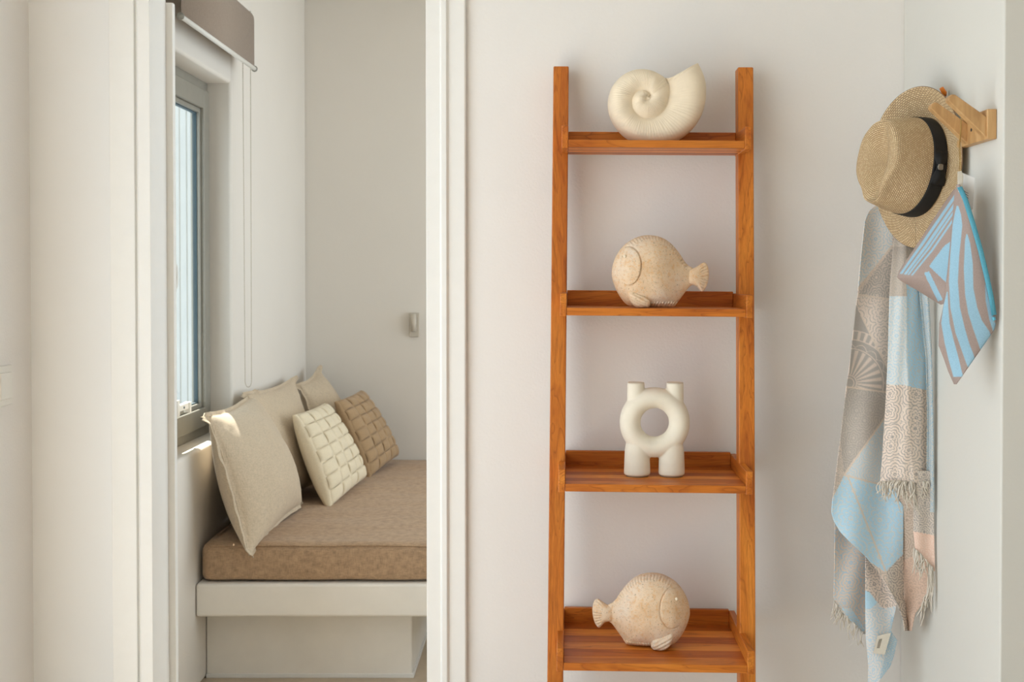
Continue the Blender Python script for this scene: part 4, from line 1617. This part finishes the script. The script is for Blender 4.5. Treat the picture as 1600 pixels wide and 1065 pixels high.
# ------------------------------------------------------------------ zip pouch
def pouch():
    loc = P(1500, 600, 2.2)
    r_ = root('zip_pouch', loc, 'blue and taupe striped zip pouch dangling from the rack', 'pouch')
    TAUPE, SKY = (172, 154, 146), (160, 198, 218)

    def stripes_main(px, py):
        c = np.empty(px.shape + (3,))
        c[:] = TAUPE
        # blue bands: left edge and right edge as x(y)
        bands = [
            ([(330, 1493), (350, 1489), (440, 1483), (500, 1482), (560, 1490), (590, 1500)], [(330, 1499), (350, 1504), (440, 1496), (500, 1497), (540, 1502), (570, 1507), (592, 1512)]),
            ([(362, 1508), (400, 1505), (440, 1505), (500, 1512), (530, 1517), (556, 1524)], [(362, 1511), (400, 1520), (440, 1518), (490, 1527), (510, 1538), (530, 1548), (556, 1551)]),
            ([(470, 1476), (505, 1471), (540, 1477), (570, 1486), (600, 1490)], [(470, 1477), (505, 1475), (540, 1485), (570, 1495), (600, 1502)]),
            ([(445, 1539), (470, 1540), (500, 1546), (520, 1552)], [(445, 1540), (470, 1545), (500, 1553), (520, 1560)]),
        ]
        bands[0] = ([(322, 1495), (330, 1493), (350, 1489), (400, 1485), (440, 1483), (480, 1485), (520, 1493), (545, 1502), (565, 1509), (573, 1512)],
                    [(322, 1498), (335, 1502), (352, 1504), (400, 1499), (440, 1497), (480, 1500), (510, 1507), (535, 1514), (553, 1521), (573, 1526)])
        bands[1] = ([(366, 1510), (375, 1508), (420, 1506), (460, 1508), (490, 1513), (515, 1521), (535, 1528), (548, 1532)],
                    [(366, 1512), (380, 1516), (410, 1520), (450, 1521), (480, 1527), (500, 1534), (518, 1546), (548, 1556)])
        bands[2] = ([(455, 1480), (480, 1474), (505, 1471), (535, 1476), (560, 1482), (588, 1490)],
                    [(455, 1481), (480, 1482), (505, 1484), (530, 1490), (555, 1497), (588, 1505)])
        for L_, R_ in bands:
            l = np.interp(py, [p[0] for p in L_], [p[1] for p in L_], left=1e9, right=1e9)
            r = np.interp(py, [p[0] for p in R_], [p[1] for p in R_], left=-1e9, right=-1e9)
            m = np.clip((np.minimum(px - l, r - px) + 0.5), 0, 1)[..., None]
            c = c * (1 - m) + np.array(SKY) * m
        return c

    def stripes_side(px, py):
        c = np.empty(px.shape + (3,))
        c[:] = TAUPE
        # stripes that run parallel to the slanted upper edge, then bend down
        ax, ay, bx_, by_ = 1494.0, 296.0, 1403.0, 428.0
        ln = math.hypot(bx_ - ax, by_ - ay)
        nx_, ny_ = -(by_ - ay) / ln, (bx_ - ax) / ln
        d = -((px - ax) * nx_ + (py - ay) * ny_)
        d = np.abs(d)
        along = ((px - ax) * (bx_ - ax) + (py - ay) * (by_ - ay)) / ln
        g = d * (1 + 0.25 * np.clip((along - 100) / 60, 0, 1))
        for lo_, hi in ((3, 7.5), (10, 14.5), (16, 19), (22, 25)):
            m = np.clip(np.minimum(g - lo_, hi - g) + 0.5, 0, 1)[..., None]
            m = m * np.clip((428 + (px - 1403) * 0.15 - py) / 2, 0, 1)[..., None]
            c = c * (1 - m) + np.array(SKY) * m
        for poly in ([(1476, 384), (1488, 376), (1488, 450), (1452, 416)], [(1444, 426), (1452, 424), (1474, 468), (1466, 470)]):
            m = poly_mask(px, py, poly)
            c[m] = SKY
        return c
    mt = M['pouch']
    # main panel: fold line (left) to zip edge (right)
    left = [(288, 1495), (300, 1492), (370, 1486), (420, 1481), (480, 1474), (505, 1468), (540, 1467), (560, 1475), (580, 1482), (600, 1491)]
    right = [(288, 1499), (300, 1506), (380, 1531), (440, 1545), (480, 1554), (500, 1557), (515, 1553), (530, 1543), (560, 1522), (580, 1508), (600, 1494)]

    def dm(s):
        return lambda U, V, px, py: 2.205 - 0.035 * U - s * 0.011 * np.clip(4 * U * (1 - U), 0, 1) ** 0.6 * np.clip(4 * V * (1 - V), 0, 1) ** 0.5
    sheet('front_panel', r_, mt, left, right, 288, 600, dm(1), stripes_main, 1.1, 0.0012)
    sheet('back_panel', r_, mt, left, right, 288, 600, dm(-0.4), stripes_main, 2.0, 0.0012)
    # folded-over left side
    top = [(1402, 432), (1405, 424), (1440, 372), (1470, 326), (1490, 297)]
    left2 = [(296, 1491), (326, 1470), (372, 1440), (424, 1405), (433, 1402), (438, 1408), (452, 1432), (475, 1470)]
    right2 = [(296, 1494), (330, 1492), (370, 1489), (420, 1484), (450, 1479), (475, 1474)]
    sheet('side_panel', r_, mt, left2, right2, 296, 475, lambda U, V, px, py: 2.212 + 0.075 * (1 - U) - 0.006 * np.sin(U * 3.1), stripes_side, 1.1, 0.002)
    # zip along the right edge
    zl_ = [(1499, 292), (1508, 312), (1520, 350), (1532, 392), (1541, 430), (1548, 462), (1553, 492)]
    z = MB()
    vv = []
    for i, (x, y) in enumerate(zl_):
        for k, o_ in enumerate((-3.8, -1.3, 0, 1.3, 3.8)):
            vv.append(P(x + o_ * 0.95, y - o_ * 0.25, 2.1655 - (0.003 if k == 2 else 0.001)))
    zo = obj('zip', vv, gridf(5, len(zl_)), M['zip'], r_, True)
    s = zo.modifiers.new('thickness', 'SOLIDIFY')
    s.thickness = 0.0022
    pe = P(1552, 495, 2.162)
    MB().tube([pe, pe + Vector((0.002, -0.001, -0.006))], 0.0032, 8).build('zip_stop', M['zip'], zo, True)
    # cord loop over the peg, cotton tab, paper tag
    top_ = P(1501, 190, 2.288)
    c1 = P(1500, 226, 2.286)
    c2 = P(1501.5, 268, 2.2)
    c3 = P(1499, 268, 2.2)
    MB().tube([P(1502, 178, 2.289), P(1502, 200, 2.287), c1, P(1501, 245, 2.25), c2, P(1501, 280, 2.195)], 0.0007, 6).build('cord', M['cord'], r_, True)
    MB().tube([P(1502, 178, 2.289), P(1500.5, 205, 2.287), P(1498.5, 228, 2.285), P(1499.5, 248, 2.25), c3, P(1499, 280, 2.195)], 0.0007, 6).build('cord', M['cord'], r_, True)
    tabp = [P(1496, 268, 2.192), P(1502, 267, 2.192), P(1505, 275, 2.19), P(1503.5, 298, 2.182), P(1497.5, 300, 2.184), P(1496, 284, 2.188)]
    e = Vector((0, -0.0016, 0))
    tb_ = MB().add(tabp + [q + e for q in tabp], [tuple(range(6)), tuple(range(6, 12))] + [(i, (i + 1) % 6, 6 + (i + 1) % 6, 6 + i) for i in range(6)]).build('cotton_tab', M['label'], r_)
    ec = P(1500.5, 294, 2.18)
    rp = [ec + Vector((0.0032 * math.cos(q * math.pi / 6), 0, 0.0032 * math.sin(q * math.pi / 6))) for q in range(13)]
    MB().tube(rp, 0.0009, 6).build('eyelet', M['fringe'], tb_, True)
    tg = [P(1504, 270, 2.205), P(1523, 278, 2.195), P(1520, 328, 2.195), P(1501, 318, 2.206)]
    e2 = Vector((0.0, -0.0006, 0))
    tg_o = MB().add(tg + [q + e2 for q in tg], [(0, 1, 2, 3), (7, 6, 5, 4), (0, 4, 5, 1), (1, 5, 6, 2), (2, 6, 7, 3), (3, 7, 4, 0)]).build('paper_tag', M['card'], r_)
    # loose dark thread ends on the tag
    th = MB()
    for k in range(3):
        a = P(1504, 296 + 4 * k, 2.193)
        th.tube([a, P(1509, 300 + 3 * k, 2.19), P(1513, 302 + 4 * k, 2.189)], 0.0004, 5)
    th.build('thread_end', M['thread'], r_)


pouch()
